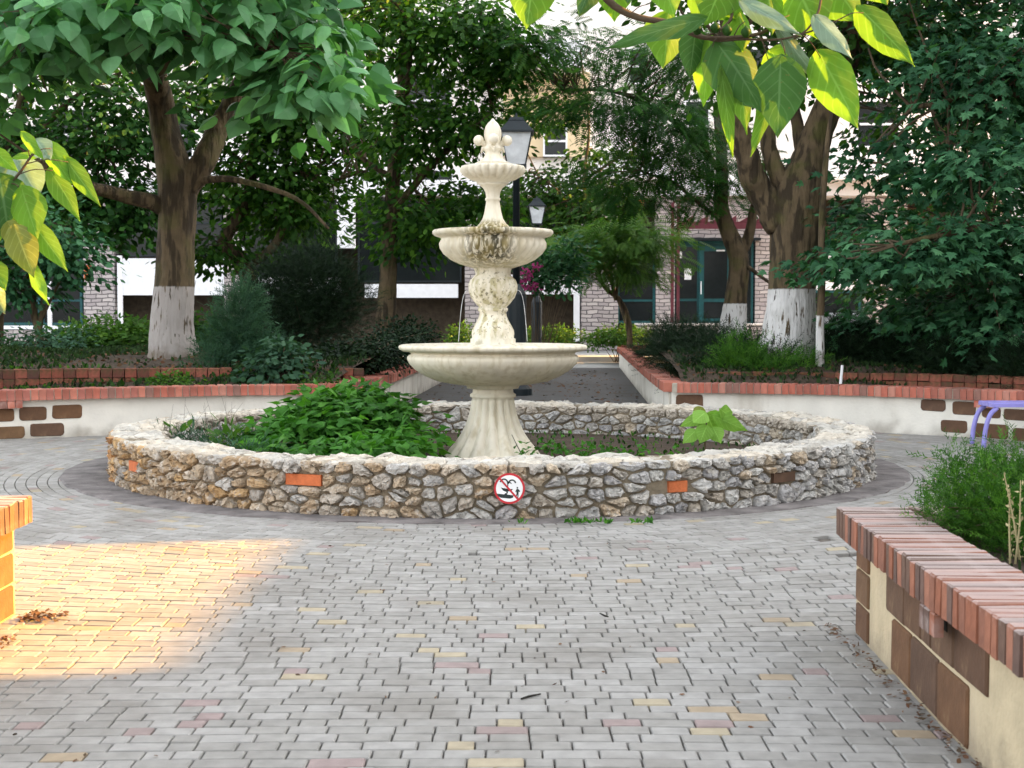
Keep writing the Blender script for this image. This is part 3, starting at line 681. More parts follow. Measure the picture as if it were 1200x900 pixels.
# ---------------------------------------------------------------- the stone ring
def clip(poly, px, py, nx, ny):
    out = []
    for i in range(len(poly)):
        a = poly[i]; b = poly[(i + 1) % len(poly)]; da = (a[0] - px) * nx + (a[1] - py) * ny; db = (b[0] - px) * nx + (b[1] - py) * ny
        if da <= 0: out.append(a)
        if da * db < 0: t = da / (da - db); out.append((a[0] + (b[0] - a[0]) * t, a[1] + (b[1] - a[1]) * t))
    return out
def cells(W, Hh, cw, chh, gap, jit=.36, avoid=(), vary=False):
    """Voronoi cells of a jittered grid on a strip that wraps in the first coordinate"""
    rows = max(1, round(Hh / chh)); asp = cw / chh; pts = []
    for j in range(rows):
        n = round(W / cw * random.uniform(.92, 1.08)); o = random.random()
        for i in range(n):
            u = (i + o * (j % 2) + random.uniform(-jit, jit)) * W / n; v = (j + .5 + random.uniform(-jit, jit) * .75) * Hh / rows
            if any(a - .015 < u % W < b + .015 and c - .01 < v < d_ + .01 for a, b, c, d_ in avoid): continue
            if vary and random.random() < .13: continue
            if vary and random.random() < .12: pts.append(((u + cw * .45) % W, min(Hh - .01, max(.01, v + random.choice((-1, 1)) * chh * .42))))
            pts.append((u % W, v))
    for a, b, c, d_ in avoid: pts.append(((a + b) / 2, (c + d_) / 2))
    res = []
    P_ = np.array(pts)
    for k, (u, v) in enumerate(pts):
        if any(a < u < b and c < v < d_ for a, b, c, d_ in avoid): continue
        du = (P_[:, 0] - u + W / 2) % W - W / 2; dv = P_[:, 1] - v; dd = np.hypot(du / asp, dv)
        idx = np.argsort(dd)[1:14]; poly = [(u - cw * 1.5, 0), (u + cw * 1.5, 0), (u + cw * 1.5, Hh), (u - cw * 1.5, Hh)]
        for q in idx:
            x = u + du[q] * .5; y = v + dv[q] * .5; nx, ny = du[q] / asp / asp, dv[q]; L = math.hypot(nx, ny)
            if L < 1e-6: continue
            nx /= L; ny /= L; poly = clip(poly, x - nx * gap, y - ny * gap, nx, ny)
            if len(poly) < 3: break
        for a, b, c, d_ in avoid:            # keep clear of set bricks
            if abs((a + b) / 2 - u) < .6 and len(poly) > 2:
                if u < a: poly = clip(poly, a - .008, 0, 1, 0) if c - .02 < v < d_ + .02 else poly
                elif u > b: poly = clip(poly, b + .008, 0, -1, 0) if c - .02 < v < d_ + .02 else poly
                if a - .02 <= u <= b + .02 or abs(u - (a + b) / 2) < (b - a) / 2 + .1:
                    if v > d_: poly = clip(poly, 0, d_ + .008, 0, -1)
                    elif v < c: poly = clip(poly, 0, c - .008, 0, 1)
        if len(poly) >= 3: res.append(((u, v), poly))
    return res
def stone_geo(mb, cen, poly, mapf, depth, tint, back=-.03, tilt=.12):
    q = []
    for i in range(len(poly)):
        a = poly[i]; b = poly[(i + 1) % len(poly)]
        if math.hypot(a[0] - b[0], a[1] - b[1]) < .012: q.append(a); continue
        q += [(a[0] * .82 + b[0] * .18, a[1] * .82 + b[1] * .18), (a[0] * .5 + b[0] * .5 + random.gauss(0, .003), a[1] * .5 + b[1] * .5 + random.gauss(0, .003)), (a[0] * .18 + b[0] * .82, a[1] * .18 + b[1] * .82)]
    n = len(q); cx = sum(p[0] for p in q) / n; cy = sum(p[1] for p in q) / n
    tx, ty = random.gauss(0, tilt), random.gauss(0, tilt)
    def ring(s, d_, jn):
        o = []
        for x, y in q:
            X = cx + (x - cx) * s + random.gauss(0, jn); Y = cy + (y - cy) * s + random.gauss(0, jn)
            o.append(mapf(X, Y, d_ + (X - cx) * tx * (d_ > 0) + (Y - cy) * ty * (d_ > 0) + random.gauss(0, jn * 1.3)))
        return o
    v = ring(1, back, 0) + ring(1.0, depth * .45, .003) + ring(.86, depth * .88, .005) + ring(.48, depth, .009) + [mapf(cx, cy, depth * random.uniform(.85, 1.15))]
    f = [(r_ * n + i, r_ * n + (i + 1) % n, (r_ + 1) * n + (i + 1) % n, (r_ + 1) * n + i) for r_ in range(3) for i in range(n)] + [(3 * n + i, 3 * n + (i + 1) % n, 4 * n) for i in range(n)]
    mb.add(v, f, tint)
ring = thing('stone_ring', RC, 'round low rubble stone wall enclosing the fountain and its plants', 'stone ring')
mb = MB(); v = []; n = 120
for k in range(n):
    a = 2 * math.pi * k / n
    for r_, z in ((RO, -.02), (RO, RH), (RI, RH), (RI, -.02)): v.append((RC.x + r_ * math.cos(a), RC.y + r_ * math.sin(a), z))
mb.add(v, [(4 * k + j, 4 * ((k + 1) % n) + j, 4 * ((k + 1) % n) + (j + 1) % 4, 4 * k + (j + 1) % 4) for k in range(n) for j in range(3)])
mb.build('mortar_core', M_rubmortar, ring)
def ang_px(px):          # arc parameter (from the front, clockwise to the right) of the outer face seen at column px
    best = min(range(-1500, 1500), key=lambda k: abs(CX + (RC.x + RO * math.sin(k / 1000)) / (RC.y - RO * math.cos(k / 1000)) * F - px))
    return best / 1000 * RO
WO = 2 * math.pi * RO
def zpx(py, s): Y = RC.y - RO * math.cos(s / RO); return 1.5 - (py - 370) * Y / F
setb = []
for a, b, y0, y1 in ((336, 377, 556, 569), (783, 804, 564, 577), (153, 164, 541, 553), (905, 930, 554, 565)):
    s0, s1 = ang_px(a), ang_px(b); sm = (s0 + s1) / 2; setb.append((s0 % WO, s1 % WO, max(.02, zpx(y1, sm)), zpx(y0, sm)))
def outer_map(s, z, d_): a = s / RO; return (RC.x + (RO + d_) * math.sin(a), RC.y - (RO + d_) * math.cos(a), z)
def inner_map(s, z, d_): a = s / RI; return (RC.x + (RI - d_) * math.sin(-a), RC.y - (RI - d_) * math.cos(a), z)
oc = cells(WO, .41, .142, .087, .0095, avoid=setb, vary=True)
def stint(x):            # warm bounce of the sun patch put into stone colour: ochre left, grey right
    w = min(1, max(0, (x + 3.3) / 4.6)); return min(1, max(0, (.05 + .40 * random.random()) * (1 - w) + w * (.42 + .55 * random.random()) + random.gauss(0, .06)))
fr = sorted(oc, key=lambda c: abs((c[0][0] + WO / 2) % WO - WO / 2))
keep = 0; far = MB()
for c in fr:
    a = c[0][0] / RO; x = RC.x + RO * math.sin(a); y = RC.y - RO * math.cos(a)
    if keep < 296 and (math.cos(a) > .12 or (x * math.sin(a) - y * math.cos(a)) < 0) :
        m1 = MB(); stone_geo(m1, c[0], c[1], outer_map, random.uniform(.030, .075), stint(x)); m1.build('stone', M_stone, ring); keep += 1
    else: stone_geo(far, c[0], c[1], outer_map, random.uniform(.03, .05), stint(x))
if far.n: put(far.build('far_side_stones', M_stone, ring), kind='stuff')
for k, (a, b, c, d_) in enumerate(setb):
    mb = MB(); s = (a + b) / 2; v = [outer_map(q, z, dd) for dd in (-.02, .028) for q, z in ((a, c), (b, c), (b, d_), (a, d_))]
    mb.add(v, [(4, 5, 6, 7), (0, 1, 5, 4), (1, 2, 6, 5), (2, 3, 7, 6), (3, 0, 4, 7)], 0 if k != 3 else 1.0); o = mb.build('brick', M_redbrick if k != 3 else M_block, ring)
WI = 2 * math.pi * RI
def inner_sees(s): return math.cos(s / RI) < .55
ic = cells(WI, .40, .165, .09, .010, vary=True); far = MB(); nin = 0
for c in ic:
    x = inner_map(c[0][0], 0, 0)[0]
    if inner_sees(c[0][0]) and nin < 240:
        m1 = MB(); stone_geo(m1, c[0], c[1], inner_map, random.uniform(.025, .05), min(1, .45 + .5 * random.random())); m1.build('inner_stone', M_stone, ring); nin += 1
    else: stone_geo(far, c[0], c[1], inner_map, random.uniform(.02, .05), .5)
if far.n: put(far.build('near_side_inner_stones', M_stone, ring), kind='stuff')
RM = (RO + RI) / 2; WM = 2 * math.pi * RM
def top_map(s, v, d_): a = s / RM; r_ = RI - .01 + v; return (RC.x + r_ * math.sin(a), RC.y - r_ * math.cos(a), RH - .005 + d_ + .012 * math.sin(s * 3.1) + .008 * math.sin(s * 7.7))
tcell = cells(WM, RO - RI + .04, .27, .20, .004, jit=.36)
tcell.sort(key=lambda c: (abs((c[0][0] + WM / 2) % WM - WM / 2))); far = MB()
for i, c in enumerate(tcell):
    m1 = MB() if i < 290 else far
    stone_geo(m1, c[0], c[1], top_map, random.uniform(.016, .032), random.random(), back=-.02, tilt=.04)
    if i < 290: m1.build('cap_stone', M_capstone, ring)
if far.n: put(far.build('far_side_cap_stones', M_capstone, ring), kind='stuff')
mb = MB(); n = 64; mb.add([(RC.x, RC.y, .10)] + [(RC.x + 3.3 * math.cos(2 * math.pi * k / n), RC.y + 3.3 * math.sin(2 * math.pi * k / n), .06) for k in range(n)], [(0, 1 + k, 1 + (k + 1) % n) for k in range(n)])
put(mb.build('ring_bed', M_soil), kind='structure')

# ---------------------------------------------------------------- fountain
U = .00851
fo = thing('fountain', (RC.x, RC.y, .08), 'three tiered cream cast stone fountain with green stained bowls', 'fountain')
FC = (RC.x, RC.y, 0)
def prof(rows): return [(r_ * U, 1.5 - (y - 370) * U) for r_, y in rows]
def lathe(name, rows, mod=None, seg=96, sub=True, parent=None):
    mb = MB(); rows2 = []
    for a, b in zip(rows[:-1], rows[1:]):
        k = max(1, int(abs(a[1] - b[1]) / 3)); rows2 += [(a[0] + (b[0] - a[0]) * i / k, a[1] + (b[1] - a[1]) * i / k) for i in range(k)]
    rows2.append(rows[-1]); pr = prof(rows2)
    mb.lathe(pr, FC, seg, mod); o = mb.build(name, M_fount, parent or fo, smooth=True)
    me = o.data
    return o
def yz(z): return 370 - (z - 1.5) / U
def flute(n, y0, y1, amp, sharp=1.0, twist=0.0):
    def f(j, a, z):
        y = yz(z)
        if not (y0 < y < y1): return 0
        w = min(1, (y - y0) / 4, (y1 - y) / 4); s = abs(math.cos(n * a / 2 + twist * (y - y0))) ** sharp
        return amp * w * (s - 1)
    return f
lathe('pedestal', [(66, 548), (66, 543), (61, 540), (60, 536), (56, 533), (52, 527), (45, 519), (38, 509), (32, 497), (28, 485), (25.5, 472), (24.5, 466), (27, 465), (27, 462), (24, 460), (23.5, 456), (24, 453), (27, 450), (30, 447), (31, 444)], flute(16, 466, 535, .15, 1.0), seg=192)
lathe('basin', [(30, 455), (31, 452), (34, 451), (48, 449.5), (66, 446), (80, 440), (91, 433), (98, 426), (100.5, 421), (100.5, 418), (98.5, 416), (96, 415), (96, 413.5), (99, 412), (106, 411), (109.5, 409), (110.5, 406.5), (109.5, 404.5), (106, 403.5), (100, 404), (94, 407), (80, 411), (40, 414), (10, 415)], flute(44, 419, 446, .010, .6), seg=176)
lathe('middle_stem', [(34, 413), (34, 404), (30, 403), (26.5, 402), (26.5, 397), (24.5, 396), (25, 391), (24.5, 387), (21.5, 381), (18, 375), (16, 370), (15.5, 366), (17.5, 364), (17.5, 361.5), (16, 360), (20, 356), (25.5, 349), (28.5, 341), (28.8, 334), (26.5, 328), (23, 325), (20.5, 322), (21, 318), (22.5, 314), (27, 311.5)],
      lambda j, a, z: (-.07 * (1 - abs(math.cos(3 * a)) ** .5) * math.sin(math.pi * (yz(z) - 326) / 33) if 326 < yz(z) < 359 else (-.03 * (1 - abs(math.cos(6 * a)) ** .7) if 376 < yz(z) < 395 else 0)), seg=112)
lathe('middle_bowl', [(22, 315), (30, 312.5), (40, 309.5), (50, 304.5), (58, 298), (62.5, 291), (63, 286), (61, 282), (60, 280.5), (62, 279), (68, 277), (70.5, 274.5), (70.5, 272), (69, 270.5), (65, 271), (58, 274), (30, 277), (8, 277)], flute(34, 281.5, 311, .07, .7, .05), seg=170)
lathe('upper_stem', [(22, 279), (22, 270), (20, 269), (19, 266), (15.5, 262.5), (12, 257), (10, 250), (8.6, 242), (7.8, 236.5), (9, 235.5), (9, 233.5), (7.8, 232.5), (8.5, 227), (11, 222), (15, 218.5), (18, 216.5)], seg=64)
lathe('upper_bowl', [(12, 219), (18, 216.5), (19.5, 214), (27, 211.5), (34, 207.5), (38, 202.5), (38.3, 199), (36.5, 196.5), (33, 195.8), (25, 198), (6, 200)], flute(24, 196, 214, .10, .6), seg=144)
fin = lathe('finial', [(14, 200), (17, 196), (19, 194.5), (20.5, 192.5), (16, 190.5), (12, 188), (9.5, 184), (8.8, 180), (11, 177.5), (12, 175.5), (9, 173), (8.2, 170), (9.6, 165), (10.2, 160), (9.8, 155), (8.4, 150.5), (5.8, 146.5), (3, 144), (1.8, 142.5), (.6, 141)], lambda j, a, z: (-.16 * (1 - abs(math.cos(3 * a)) ** .6) if yz(z) > 188 else (-.06 * (1 - abs(math.cos(3 * a)) ** .6) if 140 < yz(z) < 171 else 0)), seg=72)
for k in range(4):                     # scrolled petals round the bud, each ending in a ball
    a = R(90 * k + 4); mb = MB(); q = []
    for i in range(7):
        t = i / 6; rr = (6 + 9 * t) * U; zz = 1.5 - (177 - 9 * math.sin(t * 1.6) - 370) * U; q.append((FC[0] + rr * math.cos(a), FC[1] + rr * math.sin(a), zz))
    mb.tube(q, [.018, .022, .026, .028, .030, .032, .03], 10)
    c_ = (q[-1][0] + .012 * math.cos(a), q[-1][1] + .012 * math.sin(a), q[-1][2] + .012)
    mb.lathe([(.053 * math.sin(math.pi * j / 10) + .0005, -.053 * math.cos(math.pi * j / 10)) for j in range(11)], c_, 16)
    mb.tube([(FC[0] + .05 * math.cos(a), FC[1] + .05 * math.sin(a), q[0][2] + .02), (FC[0] + .10 * math.cos(a), FC[1] + .10 * math.sin(a), q[0][2] + .012), (FC[0] + .115 * math.cos(a), FC[1] + .115 * math.sin(a), q[0][2] - .03)], [.02, .02, .008], 8)
    mb.build('petal', M_fount, fin, smooth=True)
mb = MB()                              # crack in the foot of the pedestal
for (a, b, w) in (((600, 507), (605, 517), .003), ((605, 517), (611, 528), .004)):
    for (p, q) in ((a, b),):
        def on(pt):
            px, py = pt; z = 1.5 - (py - 370) * U; rows = prof([(52, 527), (45, 519), (38, 509), (32, 497)]); rr = np.interp(z, [x[1] for x in rows], [x[0] for x in rows]) + .0
            if py > 527: rr = (52 + (py - 527) * .75) * U
            dx = (px - 578) * U; dx = max(-rr * .98, min(rr * .98, dx)); return Vector((FC[0] + dx, FC[1] - math.sqrt(rr * rr - dx * dx), z))
        mb.tube([on(p) + Vector((0, .004, 0)), on(((p[0] + q[0]) / 2, (p[1] + q[1]) / 2)) + Vector((0, .002, 0)), on(q) + Vector((0, .004, 0))], w, 5)
mb.build('crack', M_dark, fo)
# thin streams of water falling past the middle stem
M_water = mk('water', [(0, (.8, .82, .84)), (1, (.8, .82, .84))], rough=.05, bump=0, spec=.6, trans=.5)
for sx, lab in ((-1, 'thin stream of water falling left of the fountain stem'), (1, 'thin stream of water falling right of the fountain stem')):
    mb = MB(); x0 = RC.x + sx * 26 * U; q = []
    for i in range(12):
        t = i / 11; q.append((x0 + sx * (t ** .5 * 14 * U), RC.y - .05, 1.5 - (340 - 370) * U - t * t * 60 * U))
    mb.tube(q, [.0015 + .0025 * random.random() for _ in q], 5); put(mb.build('water_stream', M_water, origin=q[-1]), lab, 'water stream', 'water streams of the fountain')

# prohibition sign on the ring
sc = Vector((P(597, 572, 9.95).x, 9.925, P(597, 572, 9.95).z)); rs = .113
sg = thing('prohibition_sign', sc, 'round white sign with red rim and slash over a fountain pictogram', 'sign')
def disc(rad, y0, y1, n=40): 
    v = [(sc.x + rad * math.cos(2 * math.pi * k / n), y, sc.z + rad * math.sin(2 * math.pi * k / n)) for y in (y0, y1) for k in range(n)]
    return v, [tuple(range(n)), tuple(range(2 * n - 1, n - 1, -1))] + [(k, n + k, n + (k + 1) % n, (k + 1) % n) for k in range(n)]
mb = MB(); mb.add(*disc(rs, sc.y, sc.y + .006)); mb.build('rim', M_red, sg)
mb = MB(); mb.add(*disc(rs * .86, sc.y - .0015, sc.y + .003)); mb.build('face', M_signw, sg)
def sp(x, y, d_=0): return (sc.x + (x - 580) / 270 * rs, sc.y - .003 - d_, sc.z - (y - 480) / 270 * rs)
mb = MB()
def flat(poly, d_=0): 
    mb.add([sp(x, y, d_) for x, y in poly], [tuple(range(len(poly)))])
def arc(cx, cy, rx, ry, a0, a1, w, n=10):
    for i in range(n):
        a, b = R(a0 + (a1 - a0) * i / n), R(a0 + (a1 - a0) * (i + 1) / n)
        flat([(cx + rx * math.cos(a), cy - ry * math.sin(a)), (cx + (rx - w) * math.cos(a), cy - (ry - w) * math.sin(a)), (cx + (rx - w) * math.cos(b), cy - (ry - w) * math.sin(b)), (cx + rx * math.cos(b), cy - ry * math.sin(b))])
flat([(362, 568), (490, 580), (505, 560), (530, 560), (545, 585), (650, 598), (640, 640), (590, 655), (430, 640), (380, 610)])
flat([(428, 458), (460, 468), (520, 478), (600, 490), (640, 488), (620, 512), (590, 524), (520, 535), (470, 515)])
flat([(528, 530), (552, 530), (552, 566), (528, 566)])
arc(485, 385, 78, 82, 0, 165, 24); arc(625, 395, 74, 76, 10, 180, 24); arc(580, 405, 40, 42, 10, 170, 16)
flat([(543, 385), (560, 385), (558, 470), (545, 470)])
flat([(705, 455), (722, 450), (732, 465), (722, 482), (706, 478)]); flat([(704, 486), (735, 488), (765, 525), (755, 538), (738, 530), (738, 570), (734, 650), (722, 650), (718, 585), (690, 640), (680, 632), (704, 570), (700, 525), (690, 545), (682, 538)])
mb.build('pictogram', M_signk, sg)
mb = MB(); flat([(405, 322), (428, 300), (742, 655), (718, 680)], .0012); mb.build('slash', M_red, sg)

# ---------------------------------------------------------------- street lamps
def lamp(px, Y, ztop, s, zb, label, thick):
    x = (px - 600) / F * Y; th = thing('street_lamp', (x, Y, zb), label, 'street lamp', 'black lantern street lamps on the path')
    mb = MB(); mb.lathe([(.30, zb - .05), (.30, zb + .12), (.22, zb + .2), (thick, zb + .35), (thick, zb + 1.9), (.10, zb + 2.05), (.075, zb + 2.1)], (x, Y, 0), 16); mb.build('base', M_black, th, smooth=False)
    zl = ztop - 1.02 * s
    mb = MB(); mb.lathe([(.07, zb + 2.0), (.065, zl - .1), (.10, zl - .06), (.10, zl - .03), (.06, zl)], (x, Y, 0), 12); mb.build('post', M_black, th, smooth=True)
    def sq(mb, w0, z0, w1, z1): mb.add([(x + a * w, Y + b * w, z) for w, z in ((w0, z0), (w1, z1)) for a, b in ((-1, -1), (1, -1), (1, 1), (-1, 1))], [(0, 1, 5, 4), (1, 2, 6, 5), (2, 3, 7, 6), (3, 0, 4, 7), (3, 2, 1, 0), (4, 5, 6, 7)])
    z0, z1 = zl + .05 * s, zl + .63 * s; w0, w1 = .17 * s, .285 * s
    mb = MB(); sq(mb, w0 + .02, zl - .005, w0 + .02, z0)
    for a, b in ((-1, -1), (1, -1), (1, 1), (-1, 1)): mb.tube([(x + a * w0, Y + b * w0, z0), (x + a * w1, Y + b * w1, z1)], .016 * s, 4)
    mb.build('lantern_frame', M_black, th)
    for a, b in ((0, -1), (1, 0), (0, 1), (-1, 0)):
        mb = MB(); v = []
        for w, z in ((w0 * .985, z0), (w1 * .985, z1)):
            for e in (-1, 1): v.append((x + a * w + (e * w if a == 0 else 0), Y + b * w + (e * w if b == 0 else 0), z))
        mb.add(v, [(0, 1, 3, 2)]); mb.build('glass_pane', M_opal, th)
    mb = MB(); sq(mb, .33 * s, z1, .33 * s, z1 + .035 * s); sq(mb, .31 * s, z1 + .036 * s, .14 * s, z1 + .24 * s); sq(mb, .15 * s, z1 + .241 * s, .11 * s, z1 + .30 * s); mb.tube([(x, Y, z1 + .30 * s), (x, Y, ztop)], [.035 * s, .012 * s], 8); mb.build('lantern_roof', M_black, th)
lamp(605, 26, 5.30, 1.0, 0, 'tall black lantern lamp with frosted panes just behind the fountain', .19)
lamp(629, 41, 5.05, .84, 0, 'smaller looking lantern lamp farther down the path, right of the first', .16)

# ---------------------------------------------------------------- the building at the back
BY = 52.0; K = BY / F
def FX(px): return (px - 600) * K
def FZ(py): return 1.5 - (py - 370) * K
bd = thing('apartment_building', (0, BY, 0), 'pale apartment building with stone clad ground floor behind the trees', 'building')
def bbox(name, x0, x1, y0, y1, dn, df, mat, parent=None):
    mb = MB(); mb.box(FX(x0), FX(x1), BY - dn, BY + df, FZ(y1), FZ(y0)); return mb.build(name, mat, parent or bd)
bbox('wall', -500, 1700, -330, 232, 0, 12, M_render)
bbox('ground_floor_wall', -500, 1700, 232.1, 430, -1.2, 12, M_brownwall)
bbox('yellow_wall', 590, 690, 89, 186, .25, .1, M_yellow)
bbox('cornice', -500, 1700, 213, 231, .35, .05, M_white)
bbox('column', 399, 418, 90, 292, .8, -.1, M_white)
for a, b in ((100, 136), (264, 284), (545, 563), (681, 724), (768, 790), (884, 935), (-60, -20), (1010, 1060), (1140, 1200)): bbox('stone_pier', a, b, 232.3, 430, .1, .5, M_clad)
for a, b, c, d_ in ((145, 263.8, 303, 346), (428, 537, 333, 349), (598, 680, 322, 345), (936, 1009, 300, 340), (286, 400, 325, 345)): bbox('fascia_panel', a, b, c, d_, .06, .25, M_white)
for a, b, c, d_ in ((140, 145, 300, 385), (672, 679, 345.2, 400), (284, 288, 290, 330), (58, 62, 330, 420), (0, 4, 388, 425)): bbox('white_post', a, b, c, d_, .16, .0, M_white)
bbox('low_stone_wall', -60, 99, 386, 430, .15, .3, M_clad); bbox('sill', -60, 99, 381.5, 385.7, .22, .3, M_white)
bbox('stone_band', 790.2, 884, 232.3, 282, .08, .4, M_clad)
bbox('red_brick_inlay', 101, 109, 311, 328, .13, .0, M_redbrick); bbox('red_brick_inlay', 745, 753, 235, 243, .13, .0, M_redbrick)
def window(x0, x1, y0, y1, mulls=(), bars=(), dn=.06, fr_=M_teal, w=3):
    f = MB()
    for a, b, c, d_ in [(x0, x0 + w, y0, y1), (x1 - w, x1, y0, y1)]: f.box(FX(a), FX(b), BY - dn, BY + .2, FZ(d_), FZ(c))
    for a, b, c, d_ in [(x0 + w, x1 - w, y0, y0 + w), (x0 + w, x1 - w, y1 - w, y1)] + [(x0 + w, x1 - w, y - 1, y + 1.5) for y in bars]: f.box(FX(a) + .002, FX(b) - .002, BY - dn + .003, BY + .2, FZ(d_), FZ(c))
    for x in mulls: f.box(FX(x - 1.3), FX(x + 1.3), BY - dn + .006, BY + .2, FZ(y1 - w), FZ(y0 + w))
    o = f.build('window', fr_, bd); g = MB(); g.box(FX(x0 + w * .5), FX(x1 - w * .5), BY - dn + .05, BY - dn + .06, FZ(y1 - w * .5), FZ(y0 + w * .5)); g.build('pane', M_glass, o); return o
window(420, 541, 236, 331, bars=(262,), w=2, fr_=M_black); window(147, 262, 238, 301, bars=(262,), w=2, fr_=M_black); window(290, 396, 236, 323, w=2, fr_=M_black); window(600, 678, 236, 320, w=2, fr_=M_black)
window(722.5, 767.5, 286, 379, bars=(352,)); window(50, 98, 292, 381, bars=(352,)); window(-19, 49, 292, 381, bars=(352,)); window(936, 1008, 340.5, 400)
for a, b, c, d_ in ((636, 664, 150, 186), (422, 452, 200, 232), (470, 532, 200, 231), (735, 757, 60, 102), (300, 345, 130, 190), (180, 230, 130, 190), (60, 110, 130, 190), (860, 900, 60, 110), (1000, 1050, 120, 175), (1100, 1150, 120, 175), (800, 830, 120, 180), (470, 530, 90, 150), (300, 345, 20, 80), (180, 230, 20, 80), (1000, 1050, 10, 60)): window(a, b, c, d_, bars=((c + d_) / 2,), dn=.32 if 540 < a < 700 else .06, w=2, fr_=M_white)
for a, b, c, d_, dp in ((560, 682, 60, 88, 1.5), (688, 778, 190, 212, 1.3), (960, 1080, 190, 212, 1.3), (200, 400, 190, 212, 1.3)):
    o = bbox('balcony', a, b, c, d_, dp, -.02, M_white); bbox('balcony_slab', a - 2, b + 2, d_ + .1, d_ + 4, dp + .08, -.02, M_render)
# entrance
en = bbox('entrance_frame', 786, 882, 282.3, 380, .02, .06, M_teal)
ORG[en.name] = ORG[bd.name]
for a, b, c, d_ in ((790, 816, 290, 350), (790, 816, 353, 377), (859, 879, 290, 377)): bbox('pane', a, b, c, d_, .04, .0, M_glass, en)
dr_ = bbox('door', 818.5, 856.5, 289, 377, .10, -.021, M_teal)
ORG[dr_.name] = ORG[bd.name]
bbox('door_glass', 824, 851, 295, 350, .115, .0, M_glass, dr_); bbox('door_glass', 824, 851, 354, 373, .115, .0, M_glass, dr_); bbox('door_handle', 820, 821, 330, 345, .16, -.1, M_white, dr_)
for a, b, c, d_ in ((792, 798, 295, 303), (801, 809, 315, 328), (838, 848, 293.3, 295)): bbox('notice', a, b, c, d_, .122, -.117, M_paper)
bbox('door_hood', 784, 888, 280, 283, .5, -.01, M_black)
mb = MB(); mb.box(FX(745), FX(935), BY - 3.2, BY - .15, .1, FZ(380.5)); mb.build('terrace', M_clad, bd)
mb = MB(); mb.box(FX(743), FX(937), BY - 3.25, BY - .1, FZ(380.4), FZ(378.6)); mb.build('terrace_edge', M_render, bd)
pg = thing('pergola', (FX(785), BY - 1.6, FZ(378)), 'maroon timber pergola with notched rafters beside the teal door', 'pergola')
for px in (781.5, 788):
    mb = MB(); mb.box(FX(px - 1.6), FX(px + 1.6), BY - 1.7, BY - 1.55, FZ(378.5), FZ(243)); mb.build('post', M_maroon, pg)
mb = MB(); mb.box(FX(790), FX(905), BY - 1.72, BY - 1.6, FZ(272), FZ(264)); mb.build('beam', M_maroon, pg)
for i in range(7):
    x = 793 + i * 16; mb = MB(); y0, y1 = BY - 1.75, BY - 1.55
    mb.add([(FX(x), y, FZ(263.9)) for y in (y0, y1)] + [(FX(x + 12), y, FZ(263.9)) for y in (y0, y1)] + [(FX(x + 12), y, FZ(257)) for y in (y0, y1)], [(0, 2, 4), (1, 5, 3), (0, 1, 3, 2), (2, 3, 5, 4), (4, 5, 1, 0)]); mb.build('rafter', M_maroon, pg)
mb = MB(); mb.tube([(FX(782), BY - 1.62, FZ(243)), (FX(786), BY - 1.62, FZ(240)), (FX(810), BY - 1.62, FZ(238))], .05, 6); mb.build('brace', M_maroon, pg)
# added unseen blocks, placed and cut to shade the court around one sun patch
SX = math.tan(R(90 - SUN_AZ))
def sun_blocker(label, y0, y1, h, x0=16, x1=28, sk=(0, 0)):
    t_ = thing('sun_blocker', (x0, (y0 + y1) / 2, 0), label, 'building', 'added sun blockers along the right side')
    mb = MB(); d_ = (x1 - x0) * SX; v = [(x, y, z) for z in (-.05, h) for x, y in ((x0, y0), (x1, y0 + d_ * sk[0]), (x1, y1 + d_ * sk[1]), (x0, y1))]
    mb.add(v, [(0, 3, 2, 1), (4, 5, 6, 7)] + [(i, (i + 1) % 4, 4 + (i + 1) % 4, 4 + i) for i in range(4)]); mb.build('wall', M_render, t_)
    if h > 9:
        for z in (1.5, 4.8, 8.1):
            y = y0 + 1.2
            while y < y1 - 2:
                mb = MB(); mb.box(x0 - .04, x0 + .01, y, y + 1.4, z, z + 1.6); w_ = mb.build('window', M_white, t_); mb = MB(); mb.box(x0 - .05, x0 - .03, y + .08, y + 1.32, z + .08, z + 1.52); mb.build('pane', M_glass, w_); y += 3.4
g0 = 5.75 + 17.5 * SX; g1 = 9.15 + 17.6 * SX
sun_blocker('added unseen block keeping sun off the court, nearer the viewer', -24, g0, 15, sk=(0, 1))
sun_blocker('added low block whose top edge bounds the sun patch, between the two taller blockers', g0 - .3, g1 + .3, 17.85 * math.tan(R(SUN_EL)) / math.cos(R(90 - SUN_AZ)), 16.3, 27, sk=(1, 1))
sun_blocker('added unseen block keeping sun off the court, farther away', g1, 45, 15, sk=(1, 0))

# ---------------------------------------------------------------- bench, peg, small wall
bx = P(1148, 520, 15.75); bn = thing('bench', (bx.x + .9, 15.8, 0), 'lilac painted steel bench by the right planter wall', 'bench')
for yy in (15.62, 16.02):
    for e in (0, 1):
        X0 = bx.x + e * 1.8; s = 1 - 2 * e
        mb = MB(); mb.tube(smooth_pts([(X0, yy, -.01), (X0 + s * .02, yy, .2), (X0 + s * .07, yy, .37), (X0 + s * .15, yy, .455)], 4), .028, 8); mb.build('leg', M_purple, bn, smooth=True)
for i in range(4):
    mb = MB(); mb.obox((bx.x + .98, 15.64 + i * .12, 0), (1, 0, 0), (0, 1, 0), .90, .052, .46, .51, ch=.008); mb.build('slat', M_purple, bn)
mb = MB(); p = P(984, 452, 18.2); q = P(987, 428, 18.25); mb.tube([(p.x, p.y, .45), tuple(q)], [.022, .018], 7); put(mb.build('garden_peg', M_paper, origin=(p.x, p.y, .45)), 'thin pale wooden peg standing in the bed behind the right wall', 'peg')
